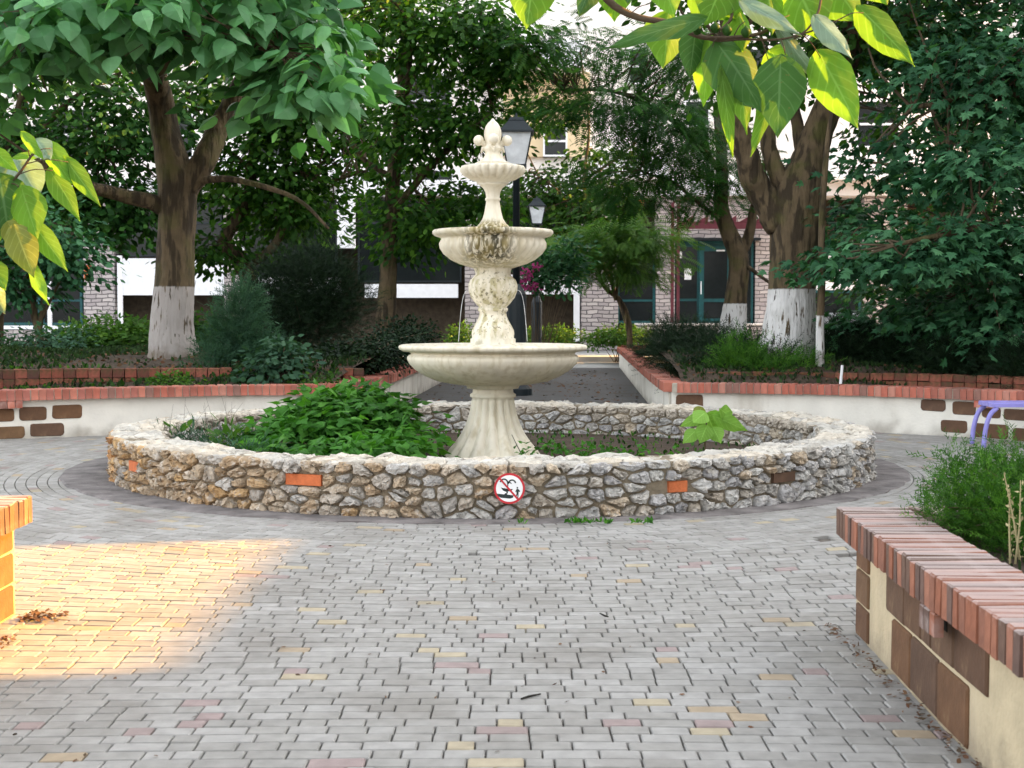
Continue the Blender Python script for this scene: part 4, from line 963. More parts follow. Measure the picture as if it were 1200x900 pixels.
mb = MB(); a = P(955, 382, 33); b = P(1006, 371, 33); mb.box(a.x, b.x, 33, 33.4, 0, b.z); mb.box(a.x - .05, b.x + .05, 32.9, 33.5, b.z + .003, b.z + .09); put(mb.build('low_wall', M_white, origin=(a.x, 33, 0)), 'low white wall beyond the big right tree', 'wall')
# ---------------------------------------------------------------- trees
def trunk_r(mb, pts, radii, sides=22, rough=.05, n=6):
    q = smooth_pts(pts, n); k = np.linspace(0, len(pts) - 1, len(q)); rr = np.interp(k, range(len(pts)), radii)
    mb.tube(q, list(rr), sides, rough=rough); return q
def make_tree(name, label, cat, base, ww, trunk, radii, limbs, ells, nclus, per, size, tpl, mleaf, spread=(.5, .5, .16), ntw=60, twr=.018, individual=0, droop=.5, group=None, up=1.0, trough=.05):
    th = thing(name, base, label, cat, group); mb = MB(); q = trunk_r(mb, trunk, radii, rough=trough); starts = list(q[len(q) // 2:])
    bm = bark_mat(name + '_bark', ww, BK, (.36, .33, .31) if name == 'catalpa_tree' else (.62, .61, .60))
    mb.build('trunk', bm, th, smooth=True)
    for pts, r0, r1 in limbs:
        m1 = MB(); qq = limb(m1, pts, r0, r1, rough=.05, wob=r1 * .05); starts += qq[2:]; m1.build('limb', bm, th, smooth=True)
    mb = MB(); cc = crown_mesh(mb, ells, nclus, per, size, tpl, spread=spread, droop=droop, up=up); o = mb.build('crown', mleaf, th); o['kind'] = 'stuff'
    m2 = MB(); twigs(m2, starts, list(cc), ntw, twr)
    if m2.n: m2.build('twigs', M_twig, th)['kind'] = 'stuff'
    return th, starts, cc
def E(px, py, Y, rx, ry, rz, w=None):      # crown lobe centred on a seen pixel column/row at depth Y
    p = P(px, py, Y); e = (p.x, p.y, p.z, rx, ry, rz); return e + ((w,) if w else ())

# left catalpa
Y = 21; b = P(203, 416, Y)
cat, st, cc = make_tree('catalpa_tree', 'large tree with whitewashed trunk base in the left bed', 'tree', (b.x, b.y, zbed(b.x, b.y)), 1.06,
    [(b.x, Y, .6), (b.x, Y, .95), P(201, 385, Y), P(205, 335, Y), P(206, 280, Y), P(208, 235, Y), P(206, 205, Y), P(196, 165, Y), P(188, 120, Y), P(176, 60, Y - .6), P(165, -20, Y - 1)], [.44, .38, .33, .30, .28, .29, .28, .22, .20, .17, .14],
    [([P(212, 230, Y), P(238, 190, Y), P(256, 150, Y + .2), P(275, 115, Y + .3), P(310, 50, Y + .3)], .22, .13),
     ([P(200, 248, Y), P(175, 236, Y - .2), P(140, 228, Y - .4), P(95, 215, Y - 1), P(50, 190, Y - 1.5)], .15, .07),
     ([P(225, 212, Y), P(270, 210, Y - .3), P(320, 222, Y - .6), P(355, 238, Y - .8), P(385, 268, Y - 1)], .065, .02),
     ([P(180, 60, Y - .6), P(120, 30, Y - 1.5), P(40, 20, Y - 2.5)], .10, .04), ([P(178, 90, Y - .6), P(230, 50, Y - 2), P(330, 60, Y - 3)], .09, .03),
     ([P(300, 70, Y + .2), P(360, 60, Y - .8), P(410, 90, Y - 1.6)], .07, .03)],
    [E(60, -10, 19.5, 2.0, 1.8, .8, 9), E(200, -65, 19, 2.2, 2, .8, 9), E(300, 0, 19, 1.5, 1.6, .9, 7), E(362, 75, 19, .5, .8, .45, 2.2), E(130, 25, 18.5, 1.4, 1.1, .4, 3.0), E(-60, 60, 19.5, 1.5, 1.5, .9, 3), E(120, -170, 21, 3.2, 2.5, 1.2, 8), E(335, 105, 20, .6, .9, .35, 1.1)],
    470, 8, .29, 'heart', M_catalpa, spread=(.34, .34, .12), ntw=90, droop=.75)
# the 300 leaves that show largest: low front edge of the crown
cand, _ = blob_points([E(50, 60, 17.3, 1.1, .5, .4, 3), E(180, 10, 17.2, 1.3, .5, .4, 4), E(300, 25, 17.5, 1.0, .5, .5, 3), E(375, 85, 17.6, .65, .4, .45, 4), E(120, 10, 17, 1.3, .4, .4, 3), E(230, 50, 17.5, .7, .4, .25, 1.5)], 60)
hv, hf = TPL['heart']; LM = []
for k in range(8):
    m1 = MB(); m1.add(hv * np.array([1, 1, random.uniform(.5, 1.8)]), hf, random.random()); o = m1.build('leaf', M_catalpa); LM.append(o.data); bpy.data.objects.remove(o)
for c in cand:
    for j in range(5):
        off = Vector((random.gauss(0, .22), random.gauss(0, .15), random.gauss(0, .10))); az = math.atan2(off.x, -off.y) + random.gauss(0, .4)
        inst(LM[random.randrange(8)], 'leaf', cat, Vector(c) + off, (R(random.uniform(-75, -20)), random.gauss(0, .3), az + math.pi), [random.uniform(.24, .36)] * 3)
m2 = MB(); twigs(m2, st, [Vector(c) for c in cand], 60, .012); m2.build('twigs', M_twig, cat)['kind'] = 'stuff'

# big right tree
Y = 20.5; b = P(922, 416, Y)
make_tree('big_tree', 'thick trunked tree with broad whitewashed base in the right bed', 'tree', (b.x, b.y, zbed(b.x, b.y)), 1.0,
    [(b.x, Y, .6), (b.x, Y, .95), P(924, 385, Y), P(928, 345, Y), P(932, 300, Y), P(934, 260, Y), P(938, 225, Y), P(948, 190, Y), P(960, 150, Y), P(985, 90, Y), P(1010, 10, Y)], [.52, .44, .39, .345, .375, .40, .38, .27, .22, .2, .17],
    [([P(915, 262, Y), P(898, 235, Y), P(882, 208, Y - .1), P(873, 175, Y - .2), P(862, 140, Y - .3), P(850, 60, Y - .5)], .25, .14), ([P(930, 240, Y), P(916, 215, Y), P(906, 190, Y), P(900, 160, Y + .1), P(905, 90, Y + .3)], .17, .10),
     ([P(945, 210, Y + .2), P(940, 180, Y + .3), P(930, 120, Y + .6)], .16, .08), ([P(1000, 40, Y), P(1060, 20, Y - .5), P(1140, 0, Y - 1)], .1, .04)],
    [E(930, -60, 20, 2.6, 2.2, .9, 8), E(1040, 30, 20.5, 1.8, 1.6, .7, 4), E(860, 60, 21, 1.3, 1.2, .8, 2), E(1040, 140, 21.5, .8, .8, .5, .7)],
    560, 11, .15, 'oval', M_mid, spread=(.32, .32, .12), ntw=110)
# forked tree behind it
Y = 30; b = P(860, 386, Y)
make_tree('forked_tree', 'smaller forked tree with whitewashed base in front of the teal entrance', 'tree', (b.x, b.y, zbed(b.x, b.y) - .1), 1.15,
    [(b.x, Y, .4), P(859, 385, Y), P(862, 350, Y), P(866, 315, Y), P(864, 295, Y), P(852, 268, Y), P(845, 240, Y), P(846, 190, Y), P(840, 120, Y)], [.34, .30, .24, .22, .22, .18, .16, .13, .09],
    [([P(866, 300, Y), P(878, 275, Y), P(885, 235, Y), P(900, 180, Y)], .16, .06), ([P(850, 262, Y), P(815, 235, Y - .4), P(790, 215, Y - .6), P(750, 200, Y - 1)], .06, .02), ([P(844, 200, Y), P(800, 150, Y - .5), P(730, 110, Y - 1), P(660, 105, Y - 1.5)], .08, .025), ([P(866, 305, Y), P(900, 330, Y - .5), P(915, 340, Y - 1)], .05, .02)],
    [E(800, 160, 29, 1.6, 1.4, .7, 4), E(740, 215, 29, 1.1, 1.0, .45, 2), E(690, 112, 28, 1.6, 1.2, .28, 1.8), E(840, 200, 30, 1.0, 1.2, .8, 2), E(620, 50, 28, 1.2, 1.2, .5, 2.2), E(760, 130, 28, 1.2, 1, .4, 1.5), E(720, 60, 28, 1.3, 1, .35, 1.3), E(800, 60, 28, 1.0, 1, .6, 1.2)],
    330, 7, .42, 'pinnate', M_locust, spread=(.45, .45, .16), ntw=110, twr=.016)
# leafy tree behind the fountain, centre left
Y = 29; b = P(452, 392, Y)
make_tree('dense_tree', 'dense dark green tree behind the fountain on its left', 'tree', (b.x, b.y, zbed(b.x, b.y) - .1), 0,
    [(b.x, Y, .3), P(452, 380, Y), P(455, 320, Y), P(458, 260, Y), P(462, 200, Y), P(470, 120, Y), P(475, 30, Y), P(470, -60, Y)], [.26, .22, .18, .16, .15, .12, .10, .06],
    [([P(460, 250, Y), P(500, 200, Y - .3), P(540, 160, Y - .5), P(575, 130, Y - .8), P(565, 80, Y - .8), P(540, 20, Y - 1)], .09, .03), ([P(470, 130, Y), P(480, 80, Y - .8), P(478, 30, Y - 1.2), P(450, -20, Y - 1.4)], .06, .03), ([P(462, 210, Y), P(420, 180, Y), P(390, 120, Y)], .07, .03), ([P(470, 120, Y), P(500, 60, Y), P(540, -10, Y)], .08, .03)],
    [E(500, 40, 28, 1.9, 1.4, 1.0, 5), E(468, 150, 28.5, .7, 1.1, 1.0, 2.0), E(520, 150, 28.5, 1.1, 1.2, .9, 3), E(490, 250, 29, 1.35, 1.2, .9, 4), E(560, 20, 27.5, 1.1, 1, .7, 2), E(440, -20, 28, 1.6, 1.3, 1.0, 3), E(560, 230, 29, .9, .9, .6, 1.3), E(600, 70, 28, .8, .9, .6, 1.6), E(560, 130, 28, .6, .9, .8, 1.4)],
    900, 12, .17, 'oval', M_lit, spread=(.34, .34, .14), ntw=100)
# foliage between first lamp and upper right
Y = 43; b = P(738, 408, Y)
make_tree('slender_tree', 'slender tree with dark airy crown right of the street lamps', 'tree', (b.x, b.y, .1), 0,
    [(b.x, Y, .05), P(735, 385, Y), P(722, 345, Y), P(700, 290, Y), P(684, 220, Y), P(690, 150, Y), P(680, 60, Y)], [.06, .055, .05, .05, .045, .04, .03],
    [([P(690, 260, Y), P(650, 220, Y), P(620, 200, Y)], .05, .02), ([P(686, 210, Y), P(730, 180, Y), P(760, 150, Y)], .05, .02)],
    [E(670, 215, 44, 1.8, 1.4, 1.0, 3), E(655, 270, 44, 1.3, 1.2, .8, 2), E(635, 130, 43, 1.4, 1.2, .6, 1.6), E(700, 250, 43, 1.3, 1.1, .8, 1.8), E(720, 180, 44, 1.3, 1, .4, .8), E(600, 230, 44, 1.0, 1, .9, 1.4)],
    520, 11, .20, 'oval', M_mid, spread=(.34, .34, .12), ntw=80)
# small ornamental tree in front of the teal window
Y = 38; b = P(738, 398, Y)
make_tree('ornamental_tree', 'small multi stemmed tree with light feathery leaves before the teal window', 'tree', (b.x, b.y, .1), 0,
    [(b.x, Y, .1), P(737, 380, Y), P(726, 352, Y), P(712, 340, Y), P(703, 325, Y), P(701, 300, Y), P(704, 270, Y)], [.09, .08, .07, .06, .055, .05, .03],
    [([P(722, 352, Y), P(718, 335, Y), P(716, 310, Y), P(722, 280, Y)], .06, .03), ([P(722, 352, Y), P(726, 320, Y), P(740, 290, Y)], .05, .025)],
    [E(700, 285, 37, 1.2, 1.0, .75, 3), E(750, 275, 36.5, 1.1, .9, .7, 3), E(735, 310, 37, .8, .8, .5, 1), E(672, 300, 37, .5, .7, .5, 1.0)],
    150, 8, .45, 'pinnate', M_bright, spread=(.35, .35, .14), ntw=40, twr=.01)
# right maples
Y = 19.5; b = (9.0, Y, .8)
make_tree('maple_tree', 'dark maple with layered branches filling the right side', 'tree', (9.0, Y, zbed(9, Y)), 0,
    [(9, Y, .5), (9, Y, 1.2), (8.95, Y, 2.2), (8.8, Y, 3.4), (8.6, Y, 4.8), (8.5, Y, 6.5)], [.34, .28, .24, .22, .17, .1],
    [([(8.9, Y, 2.6), (8.0, Y - .6, 2.9), (6.8, Y - 1.2, 2.75), (5.6, Y - 1.6, 2.55), (4.9, Y - 1.8, 2.4)], .09, .025), ([(8.8, Y, 3.6), (7.8, Y - .4, 4.3), (6.6, Y - .8, 4.5), (5.4, Y - .8, 4.3)], .10, .03), ([(8.7, Y, 4.2), (7.9, Y + .2, 5.6), (6.8, Y + .2, 6.2)], .09, .03), ([(8.9, Y, 2.2), (7.8, Y + .2, 2.0), (6.6, Y + .2, 1.9)], .07, .025)],
    [E(1060, 298, 18.2, 1.3, .7, .22, 3), E(1130, 270, 18.2, 1.0, .9, .35, 3), E(1170, 190, 18, .8, .9, .5, 3), E(1080, 190, 19.5, 1.2, 1.0, .5, 3.4), E(1150, 90, 18.6, 1.1, 1.2, .7, 5), E(1080, 50, 20, 1.3, 1.2, .6, 2.2), E(1220, 300, 18.5, .9, 1.3, .9, 4), E(1180, 380, 19, .9, 1.2, .5, 2.4), E(1120, 350, 20, 1.3, 1.2, .45, 4), E(1230, 60, 19, 1.4, 1.5, 1.2, 5), E(1130, -50, 19, 1.8, 1.5, .7, 3.5), E(1010, 250, 20.5, .7, .6, .3, .9), E(1050, 370, 21, 1.0, .9, .35, 2)],
    760, 13, .15, 'maple', M_maple, spread=(.36, .36, .06), ntw=170, droop=.55)
# slender sapling beside the big tree
Y = 19.3; b = P(961, 440, Y)
make_tree('sapling', 'thin sapling with whitewashed lower stem just right of the big trunk', 'tree', (b.x, b.y, zbed(b.x, b.y) - .02), .72,
    [(b.x, Y, .5), P(961, 425, Y), P(961, 380, Y), P(963, 330, Y), P(963, 270, Y), P(966, 210, Y), P(972, 150, Y), P(985, 90, Y)], [.07, .065, .055, .052, .048, .044, .036, .02],
    [([P(963, 320, Y), P(985, 290, Y), P(1010, 262, Y)], .02, .006)], [E(985, 300, 19.3, .35, .4, .22), E(1000, 275, 19.4, .3, .3, .15)], 22, 8, .13, 'maple', M_maple, spread=(.22, .22, .08), ntw=14, twr=.007, trough=.0)
# left background trees
Y = 27; b = P(46, 398, Y)
make_tree('small_tree', 'small multi stemmed tree in front of the far left window', 'tree', (b.x, b.y, zbed(b.x, b.y) - .1), 0,
    [(b.x, Y, .3), P(46, 392, Y), P(40, 370, Y), P(38, 340, Y), P(30, 300, Y), P(25, 240, Y)], [.09, .08, .065, .06, .05, .03],
    [([P(46, 390, Y), P(50, 360, Y), P(52, 330, Y), P(70, 290, Y)], .06, .03), ([P(44, 385, Y), P(60, 350, Y), P(75, 320, Y)], .04, .02)],
    [E(40, 270, 27, 1.3, 1.0, .7, 4), E(20, 330, 27, .8, .8, .5, 2), E(75, 300, 27, .7, .8, .5, 2.4), E(-30, 300, 27, 1, 1, .8, 2)],
    260, 11, .17, 'oval', M_maple, spread=(.3, .3, .12), ntw=50, twr=.01)
Y = 30; b = P(-10, 400, Y)
make_tree('back_tree', 'dark spreading tree at the far left behind the whitewashed tree', 'tree', (b.x, b.y, .4), 0,
    [(b.x, Y, .2), (b.x, Y, 1.2), P(-5, 300, Y), P(10, 200, Y), P(30, 100, Y)], [.3, .25, .22, .18, .1],
    [([P(0, 260, Y), P(60, 200, Y), P(120, 170, Y)], .12, .04), ([P(10, 200, Y), P(80, 120, Y), P(150, 80, Y)], .1, .03)],
    [E(60, 170, 30, 2.2, 1.5, 1.2, 6), E(130, 240, 30, 1.6, 1.3, .8, 4), E(-40, 200, 30, 2, 1.5, 1.6, 4), E(160, 130, 30, 1.8, 1.4, 1.2, 4), E(40, 60, 30, 2.4, 1.6, 1.2, 4)],
    900, 11, .20, 'oval', M_locust, spread=(.42, .42, .16), ntw=80)
Y = 31; b = P(300, 396, Y)
make_tree('leaning_tree', 'leaning tree with bright green leaves between the left tree and the dark yew', 'tree', (b.x, b.y, .4), 0,
    [(b.x, Y, .2), P(300, 385, Y), P(296, 340, Y), P(278, 300, Y), P(262, 285, Y), P(290, 230, Y), P(300, 150, Y), P(320, 60, Y)], [.26, .24, .2, .18, .15, .12, .1, .07],
    [([P(285, 312, Y), P(320, 290, Y), P(340, 240, Y), P(345, 180, Y)], .14, .05), ([P(345, 200, Y), P(380, 212, Y - .3), P(430, 200, Y - .6)], .07, .03), ([P(295, 200, Y), P(250, 160, Y), P(220, 110, Y)], .07, .03)],
    [E(290, 200, 31, 1.9, 1.3, 1.0, 4), E(350, 230, 31, 1.0, 1.2, .9, 2.2), E(250, 290, 31, .8, 1.0, .4, 1.0), E(350, 130, 31, 1.9, 1.4, 1.0, 5), E(420, 170, 32, .9, 1, 1.2, 1.6), E(330, 250, 32, 1.3, 1, .8, 2), E(260, 90, 31, 1.8, 1.4, 1, 3), E(400, 30, 31, 1.6, 1.4, 1, 2.5)],
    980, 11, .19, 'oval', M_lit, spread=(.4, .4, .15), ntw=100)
# tall trees behind the right part
Y = 34; b = P(1120, 395, Y)
make_tree('far_tree', 'tall tree behind the maple at far right', 'tree', (b.x, b.y, .3), 0,
    [(b.x, Y, .2), (b.x, Y, 1.5), P(1110, 250, Y), P(1100, 120, Y), P(1090, 0, Y)], [.3, .26, .22, .16, .1],
    [([P(1110, 250, Y), P(1060, 200, Y), P(1020, 190, Y)], .1, .03), ([P(1105, 180, Y), P(1160, 120, Y), P(1200, 90, Y)], .1, .03)],
    [E(1080, 290, 34, 1.9, 1.5, .7, 2.4), E(1170, 260, 34, 2.0, 1.5, 1.5, 4), E(1100, 60, 34, 2.4, 1.5, 1.2, 3.4), E(1200, 120, 34, 2.2, 1.5, 1.6, 4), E(1020, 330, 33, .9, 1, .35, .8), E(990, 40, 34, 1.5, 1.3, .8, 1.5)],
    620, 11, .22, 'oval', M_mid, spread=(.42, .42, .16), ntw=70)

# ---------------------------------------------------------------- shrubs and plants
def shrub(name, label, cat, base, ells, nclus, per, size, tpl, mat, spread=(.2, .2, .12), droop=0.0, up=.6, group=None, stems=8, srad=.012):
    th = thing(name, base, label, cat, group); mb = MB(); cc = crown_mesh(mb, ells, nclus, per, size, tpl, spread=spread, droop=droop, up=up)
    mb.build('foliage', mat, th)['kind'] = 'stuff'
    m2 = MB(); b = Vector(base)
    for t in list(cc)[:stems]:
        t = Vector(t); q = smooth_pts([b + Vector((random.gauss(0, .05), random.gauss(0, .05), -.05)), b.lerp(t, .5) + Vector((random.gauss(0, .04), 0, .06)), t], 3)
        m2.tube(q, [srad * (1 - .7 * i / (len(q) - 1)) for i in range(len(q))], 5, cap=False)
    m2.build('stems', M_twig, th)['kind'] = 'stuff'
    return th, cc
def PB(px, Y): x = (px - CX) / F * Y; return (x, Y, zbed(x, Y) - .02)
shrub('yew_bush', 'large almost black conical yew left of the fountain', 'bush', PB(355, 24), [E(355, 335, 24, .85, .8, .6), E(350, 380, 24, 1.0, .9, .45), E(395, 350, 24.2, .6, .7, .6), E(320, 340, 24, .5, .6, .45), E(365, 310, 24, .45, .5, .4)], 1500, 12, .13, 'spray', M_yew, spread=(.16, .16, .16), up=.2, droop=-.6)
shrub('thuja_bush', 'feathery blue green shrub between left tree and dark yew', 'bush', PB(285, 20), [E(275, 400, 20, .38, .4, .45), E(282, 360, 20, .25, .3, .3), E(310, 420, 20, .42, .4, .26), E(250, 430, 19.6, .25, .3, .2)], 420, 12, .16, 'spray', M_thuja, spread=(.1, .1, .12), up=.1, droop=-.9)
shrub('leafy_shrub', 'low pale leaved shrub at the foot of the feathery bush', 'bush', PB(320, 18.9), [E(325, 425, 18.9, .4, .3, .22), E(300, 440, 18.8, .35, .3, .13), E(335, 405, 19, .25, .25, .2)], 90, 9, .12, 'oval', M_thuja, spread=(.12, .12, .07), droop=.2)
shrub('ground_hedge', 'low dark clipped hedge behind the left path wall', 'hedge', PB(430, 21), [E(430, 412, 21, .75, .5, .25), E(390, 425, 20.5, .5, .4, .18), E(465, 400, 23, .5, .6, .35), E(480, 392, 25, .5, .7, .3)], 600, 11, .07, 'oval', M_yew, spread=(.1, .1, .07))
shrub('green_bush', 'lit yellow green bush left of the whitewashed trunk', 'bush', PB(125, 26), [E(130, 385, 26, .8, .6, .22), E(95, 395, 25.5, .7, .5, .2), E(160, 388, 26, .5, .5, .22)], 260, 11, .11, 'oval', M_bright, spread=(.17, .17, .08), group='bushes behind the left tree')
shrub('green_bush', 'mid green bush right of the left whitewashed trunk', 'bush', PB(235, 26), [E(235, 385, 26, .5, .5, .3), E(255, 400, 25, .4, .4, .2)], 130, 11, .11, 'oval', M_mid, spread=(.15, .15, .08), group='bushes behind the left tree')
shrub('low_bush', 'pale leaved low bush at the far left of the upper bed', 'bush', PB(60, 24), [E(60, 398, 24, .8, .4, .2), E(20, 405, 24, .5, .4, .15)], 110, 9, .10, 'oval', M_thuja, spread=(.15, .15, .08))
shrub('yellow_plant', 'small yellow green plant on the left wall in front of the bricks', 'plant', PB(200, 18.05)[:2] + (.5,), [E(200, 446, 18.0, .25, .15, .10)], 45, 9, .06, 'oval', M_bright, spread=(.06, .06, .04), stems=5, srad=.004)
shrub('yellow_plant', 'small trailing plant on the wall beside the left path corner', 'plant', PB(375, 18.3)[:2] + (.5,), [E(378, 446, 18.3, .22, .12, .06)], 25, 9, .055, 'oval', M_mid, spread=(.06, .06, .03), stems=4, srad=.004)
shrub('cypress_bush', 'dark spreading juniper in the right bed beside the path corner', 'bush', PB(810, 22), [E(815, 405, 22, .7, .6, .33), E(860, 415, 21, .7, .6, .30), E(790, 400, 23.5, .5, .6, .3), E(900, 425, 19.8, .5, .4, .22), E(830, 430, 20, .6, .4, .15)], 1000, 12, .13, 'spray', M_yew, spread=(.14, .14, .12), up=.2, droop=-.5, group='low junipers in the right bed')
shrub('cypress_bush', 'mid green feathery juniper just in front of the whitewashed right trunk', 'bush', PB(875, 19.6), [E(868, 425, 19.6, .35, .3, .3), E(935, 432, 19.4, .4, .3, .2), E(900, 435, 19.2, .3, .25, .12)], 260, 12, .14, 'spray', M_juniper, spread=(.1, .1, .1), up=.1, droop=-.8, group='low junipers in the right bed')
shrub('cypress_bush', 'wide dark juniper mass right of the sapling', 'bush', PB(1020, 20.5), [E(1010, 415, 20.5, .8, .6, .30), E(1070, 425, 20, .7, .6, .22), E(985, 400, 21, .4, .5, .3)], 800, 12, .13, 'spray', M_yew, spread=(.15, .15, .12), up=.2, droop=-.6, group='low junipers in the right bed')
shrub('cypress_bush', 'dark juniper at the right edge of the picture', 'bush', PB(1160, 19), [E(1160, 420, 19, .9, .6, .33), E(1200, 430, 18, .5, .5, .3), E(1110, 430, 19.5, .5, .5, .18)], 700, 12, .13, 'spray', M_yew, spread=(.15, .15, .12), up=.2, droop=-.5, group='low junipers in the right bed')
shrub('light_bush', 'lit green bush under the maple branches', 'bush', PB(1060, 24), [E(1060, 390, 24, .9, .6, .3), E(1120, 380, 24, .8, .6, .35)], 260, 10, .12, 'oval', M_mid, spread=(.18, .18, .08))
shrub('rounded_bush', 'bright round bush at the far end of the path under the window', 'bush', (P(722, 400, 43).x, 43, .1), [E(722, 392, 43, .75, .5, .27), E(700, 396, 43, .4, .4, .2), E(745, 393, 44, .5, .4, .25)], 260, 11, .10, 'oval', M_bright, spread=(.12, .12, .08))
shrub('rounded_bush', 'low green bush left of the white post behind the lamps', 'bush', (P(650, 398, 43).x, 43, .1), [E(655, 392, 43, .7, .5, .25), E(625, 393, 43, .6, .4, .25), E(545, 392, 43, .7, .4, .3)], 220, 11, .10, 'oval', M_bright, spread=(.12, .12, .08))
rs_, rc = shrub('rose_bush', 'tall flowering shrub with pink blossom right of the fountain stem', 'bush', (P(628, 398, 31).x, 31, 0), [E(650, 318, 31, .7, .5, .4), E(660, 295, 31, .6, .5, .4), E(625, 325, 31, .3, .4, .25)], 170, 10, .13, 'oval', M_maple, spread=(.16, .16, .1), stems=30, srad=.008)
for px, py in ((617, 320), (626, 335), (612, 336), (628, 312), (606, 328), (621, 328)):
    p = P(px, py, 30.5); mb = MB(); n = 26; C = np.array(p) + RNG.normal(size=(n, 3)) * .06; scatter(mb, C, RNG.normal(size=(n, 3)), RNG.normal(size=(n, 3)), .10, 'oval'); mb.build('flower_head', M_blossom, rs_)['kind'] = 'stuff'
# plants inside the ring
shrub('vine_plant', 'large mound of fresh green lobed leaves left of the fountain pedestal', 'plant', (-1.7, 13.4, .08), [E(405, 490, 13.6, .62, .6, .32), E(350, 500, 13.2, .35, .5, .22), E(455, 512, 13.2, .35, .5, .2), E(430, 480, 13.8, .36, .4, .24), E(375, 482, 13.5, .3, .4, .2), E(330, 520, 12.8, .35, .4, .15), E(430, 525, 12.4, .55, .5, .10), E(455, 492, 14, .22, .3, .15)], 620, 7, .115, 'vine', M_vine, spread=(.13, .13, .06), droop=.3, up=1.0, stems=30, srad=.006)
shrub('weed_patch', 'thin weeds inside the left end of the stone ring', 'plant', (-2.9, 13.3, .08), [E(235, 513, 13.3, .5, .4, .07), E(300, 515, 13.5, .25, .5, .08), E(280, 525, 12.2, .4, .3, .06)], 150, 9, .09, 'blade', M_thuja, spread=(.08, .08, .05), droop=-.9, up=.1, stems=10, srad=.004, group='weeds inside the ring')
shrub('broad_leaf_weed', 'upright light green broad leaves at the left end inside the ring', 'plant', (-2.65, 13.0, .08), [E(268, 510, 13.0, .12, .1, .08), E(283, 515, 13.1, .13, .12, .05), E(207, 507, 13.4, .08, .1, .05)], 14, 5, .11, 'oval', M_bright, spread=(.06, .06, .04), droop=-.8, up=.2, stems=4, srad=.005)
shrub('weed_patch', 'low green weeds right of the fountain pedestal', 'plant', (.5, 13.2, .08), [E(650, 525, 13.0, .35, .3, .07), E(710, 527, 13.6, .4, .3, .03), E(775, 530, 13, .3, .3, .03)], 40, 7, .055, 'vine', M_vine, spread=(.08, .08, .04), droop=.1, stems=8, srad=.004, group='weeds inside the ring')
def weed(px, py, w, n, label):
    p = P(px, py, 9.86); b = Vector((p.x, 9.84, .01)); mb = MB(); C = np.array(b) + RNG.normal(size=(n, 3)) * np.array([w, .03, .0]); D = RNG.normal(size=(n, 3)) * .6; D[:, 2] = .7; Nn = RNG.normal(size=(n, 3)); scatter(mb, C, D, Nn, RNG.uniform(.025, .065, n), 'rhomb')
    put(mb.build('weed', M_vine, origin=b), label, 'weed', 'weeds at the foot of the ring')
weed(679, 606, .05, 45, 'largest tuft of weeds at the foot of the ring, right of the sign'); weed(710, 604, .025, 22, 'small round tuft of weeds between two larger tufts at the ring foot'); weed(751, 603, .05, 26, 'flat leafy weed rightmost at the foot of the ring'); weed(609, 611, .03, 10, 'tiny weed directly below the round sign')
# tall dry stems left
mb = MB(); b = P(212, 500, 13.6)
for i in range(14):
    x = b.x + random.uniform(-.15, .5); y = 13.6 + random.uniform(-.3, .3); mb.tube([(x, y, .08), (x + random.gauss(0, .05), y, .35), (x + random.gauss(0, .1), y, random.uniform(.5, .72))], [.003, .002, .001], 4)
put(mb.build('dry_stems', M_twig, origin=(b.x, 13.6, .08)), 'thin dry flower stems inside the left end of the ring', 'dry stems', kind='stuff')

# ---- large single leaves
def big_leaf(parent, base, tip, w, kind, face, curl=.25, foldv=.3, seg=7, name='leaf'):
    """heart shaped leaf from base to tip, width w, seen face vector, folded along the midrib, drooping at its end"""
    B, T = Vector(base), Vector(tip); ax = T - B; L = ax.length; ax.normalize(); n = Vector(face); n = (n - ax * n.dot(ax)).normalized(); s = ax.cross(n)
    half = [(0.0, .02), (.04, .42), (.12, .78), (.25, 1.0), (.42, .96), (.60, .74), (.77, .44), (.90, .16), (1.0, .0)]; v = []; vein = []; alng = []
    ncol = [-1, -.66, -.33, 0, .33, .66, 1]; wv = random.uniform(0, 6)
    for i, (t, hw) in enumerate(half):
        for c in ncol:
            lobe = -.10 * (1 - t * 4) * (abs(c) > .3) * (t < .2) * L
            wav = .035 * L * math.sin(t * 11 + wv + c * 2.5) * abs(c)
            z = -foldv * abs(c) * hw * w * .5 + curl * L * (.25 - (t - .5) ** 2) * 1.0 + wav
            p = B + ax * (t * L + lobe) + s * (c * hw * w / 2) + n * z; v.append(p); vein.append(c); alng.append(t)
    nc = len(ncol); f = [(i * nc + j, i * nc + j + 1, (i + 1) * nc + j + 1, (i + 1) * nc + j) for i in range(len(half) - 1) for j in range(nc - 1)]
    org = ORG[parent.name]; me = bpy.data.meshes.new(name); me.from_pydata([tuple(p - org) for p in v], [], f)
    a = me.attributes.new('tint', 'FLOAT', 'FACE'); a.data.foreach_set('value', [0.0] * len(f))
    a = me.attributes.new('across', 'FLOAT', 'POINT'); a.data.foreach_set('value', vein); a = me.attributes.new('along', 'FLOAT', 'POINT'); a.data.foreach_set('value', alng)
    me.polygons.foreach_set('use_smooth', [True] * len(f)); me.materials.append(M_near[kind]); o = bpy.data.objects.new(name, me); COL.objects.link(o); o.parent = parent; return o
def leaf_px(parent, a, b, w, kind, Y, dy=0.0, **kw):
    s = Y / F; face = Vector((random.uniform(-.4, .4), -1, random.uniform(-.2, .5)))
    big_leaf(parent, P(a[0], a[1], Y), P(b[0], b[1], Y + dy), w * s * 1.12, kind, face, **kw)
NY = 6.7
br = thing('catalpa_branch', P(760, -60, NY), 'overhanging branch with big backlit yellow green leaves and round green fruits, top right', 'branch')
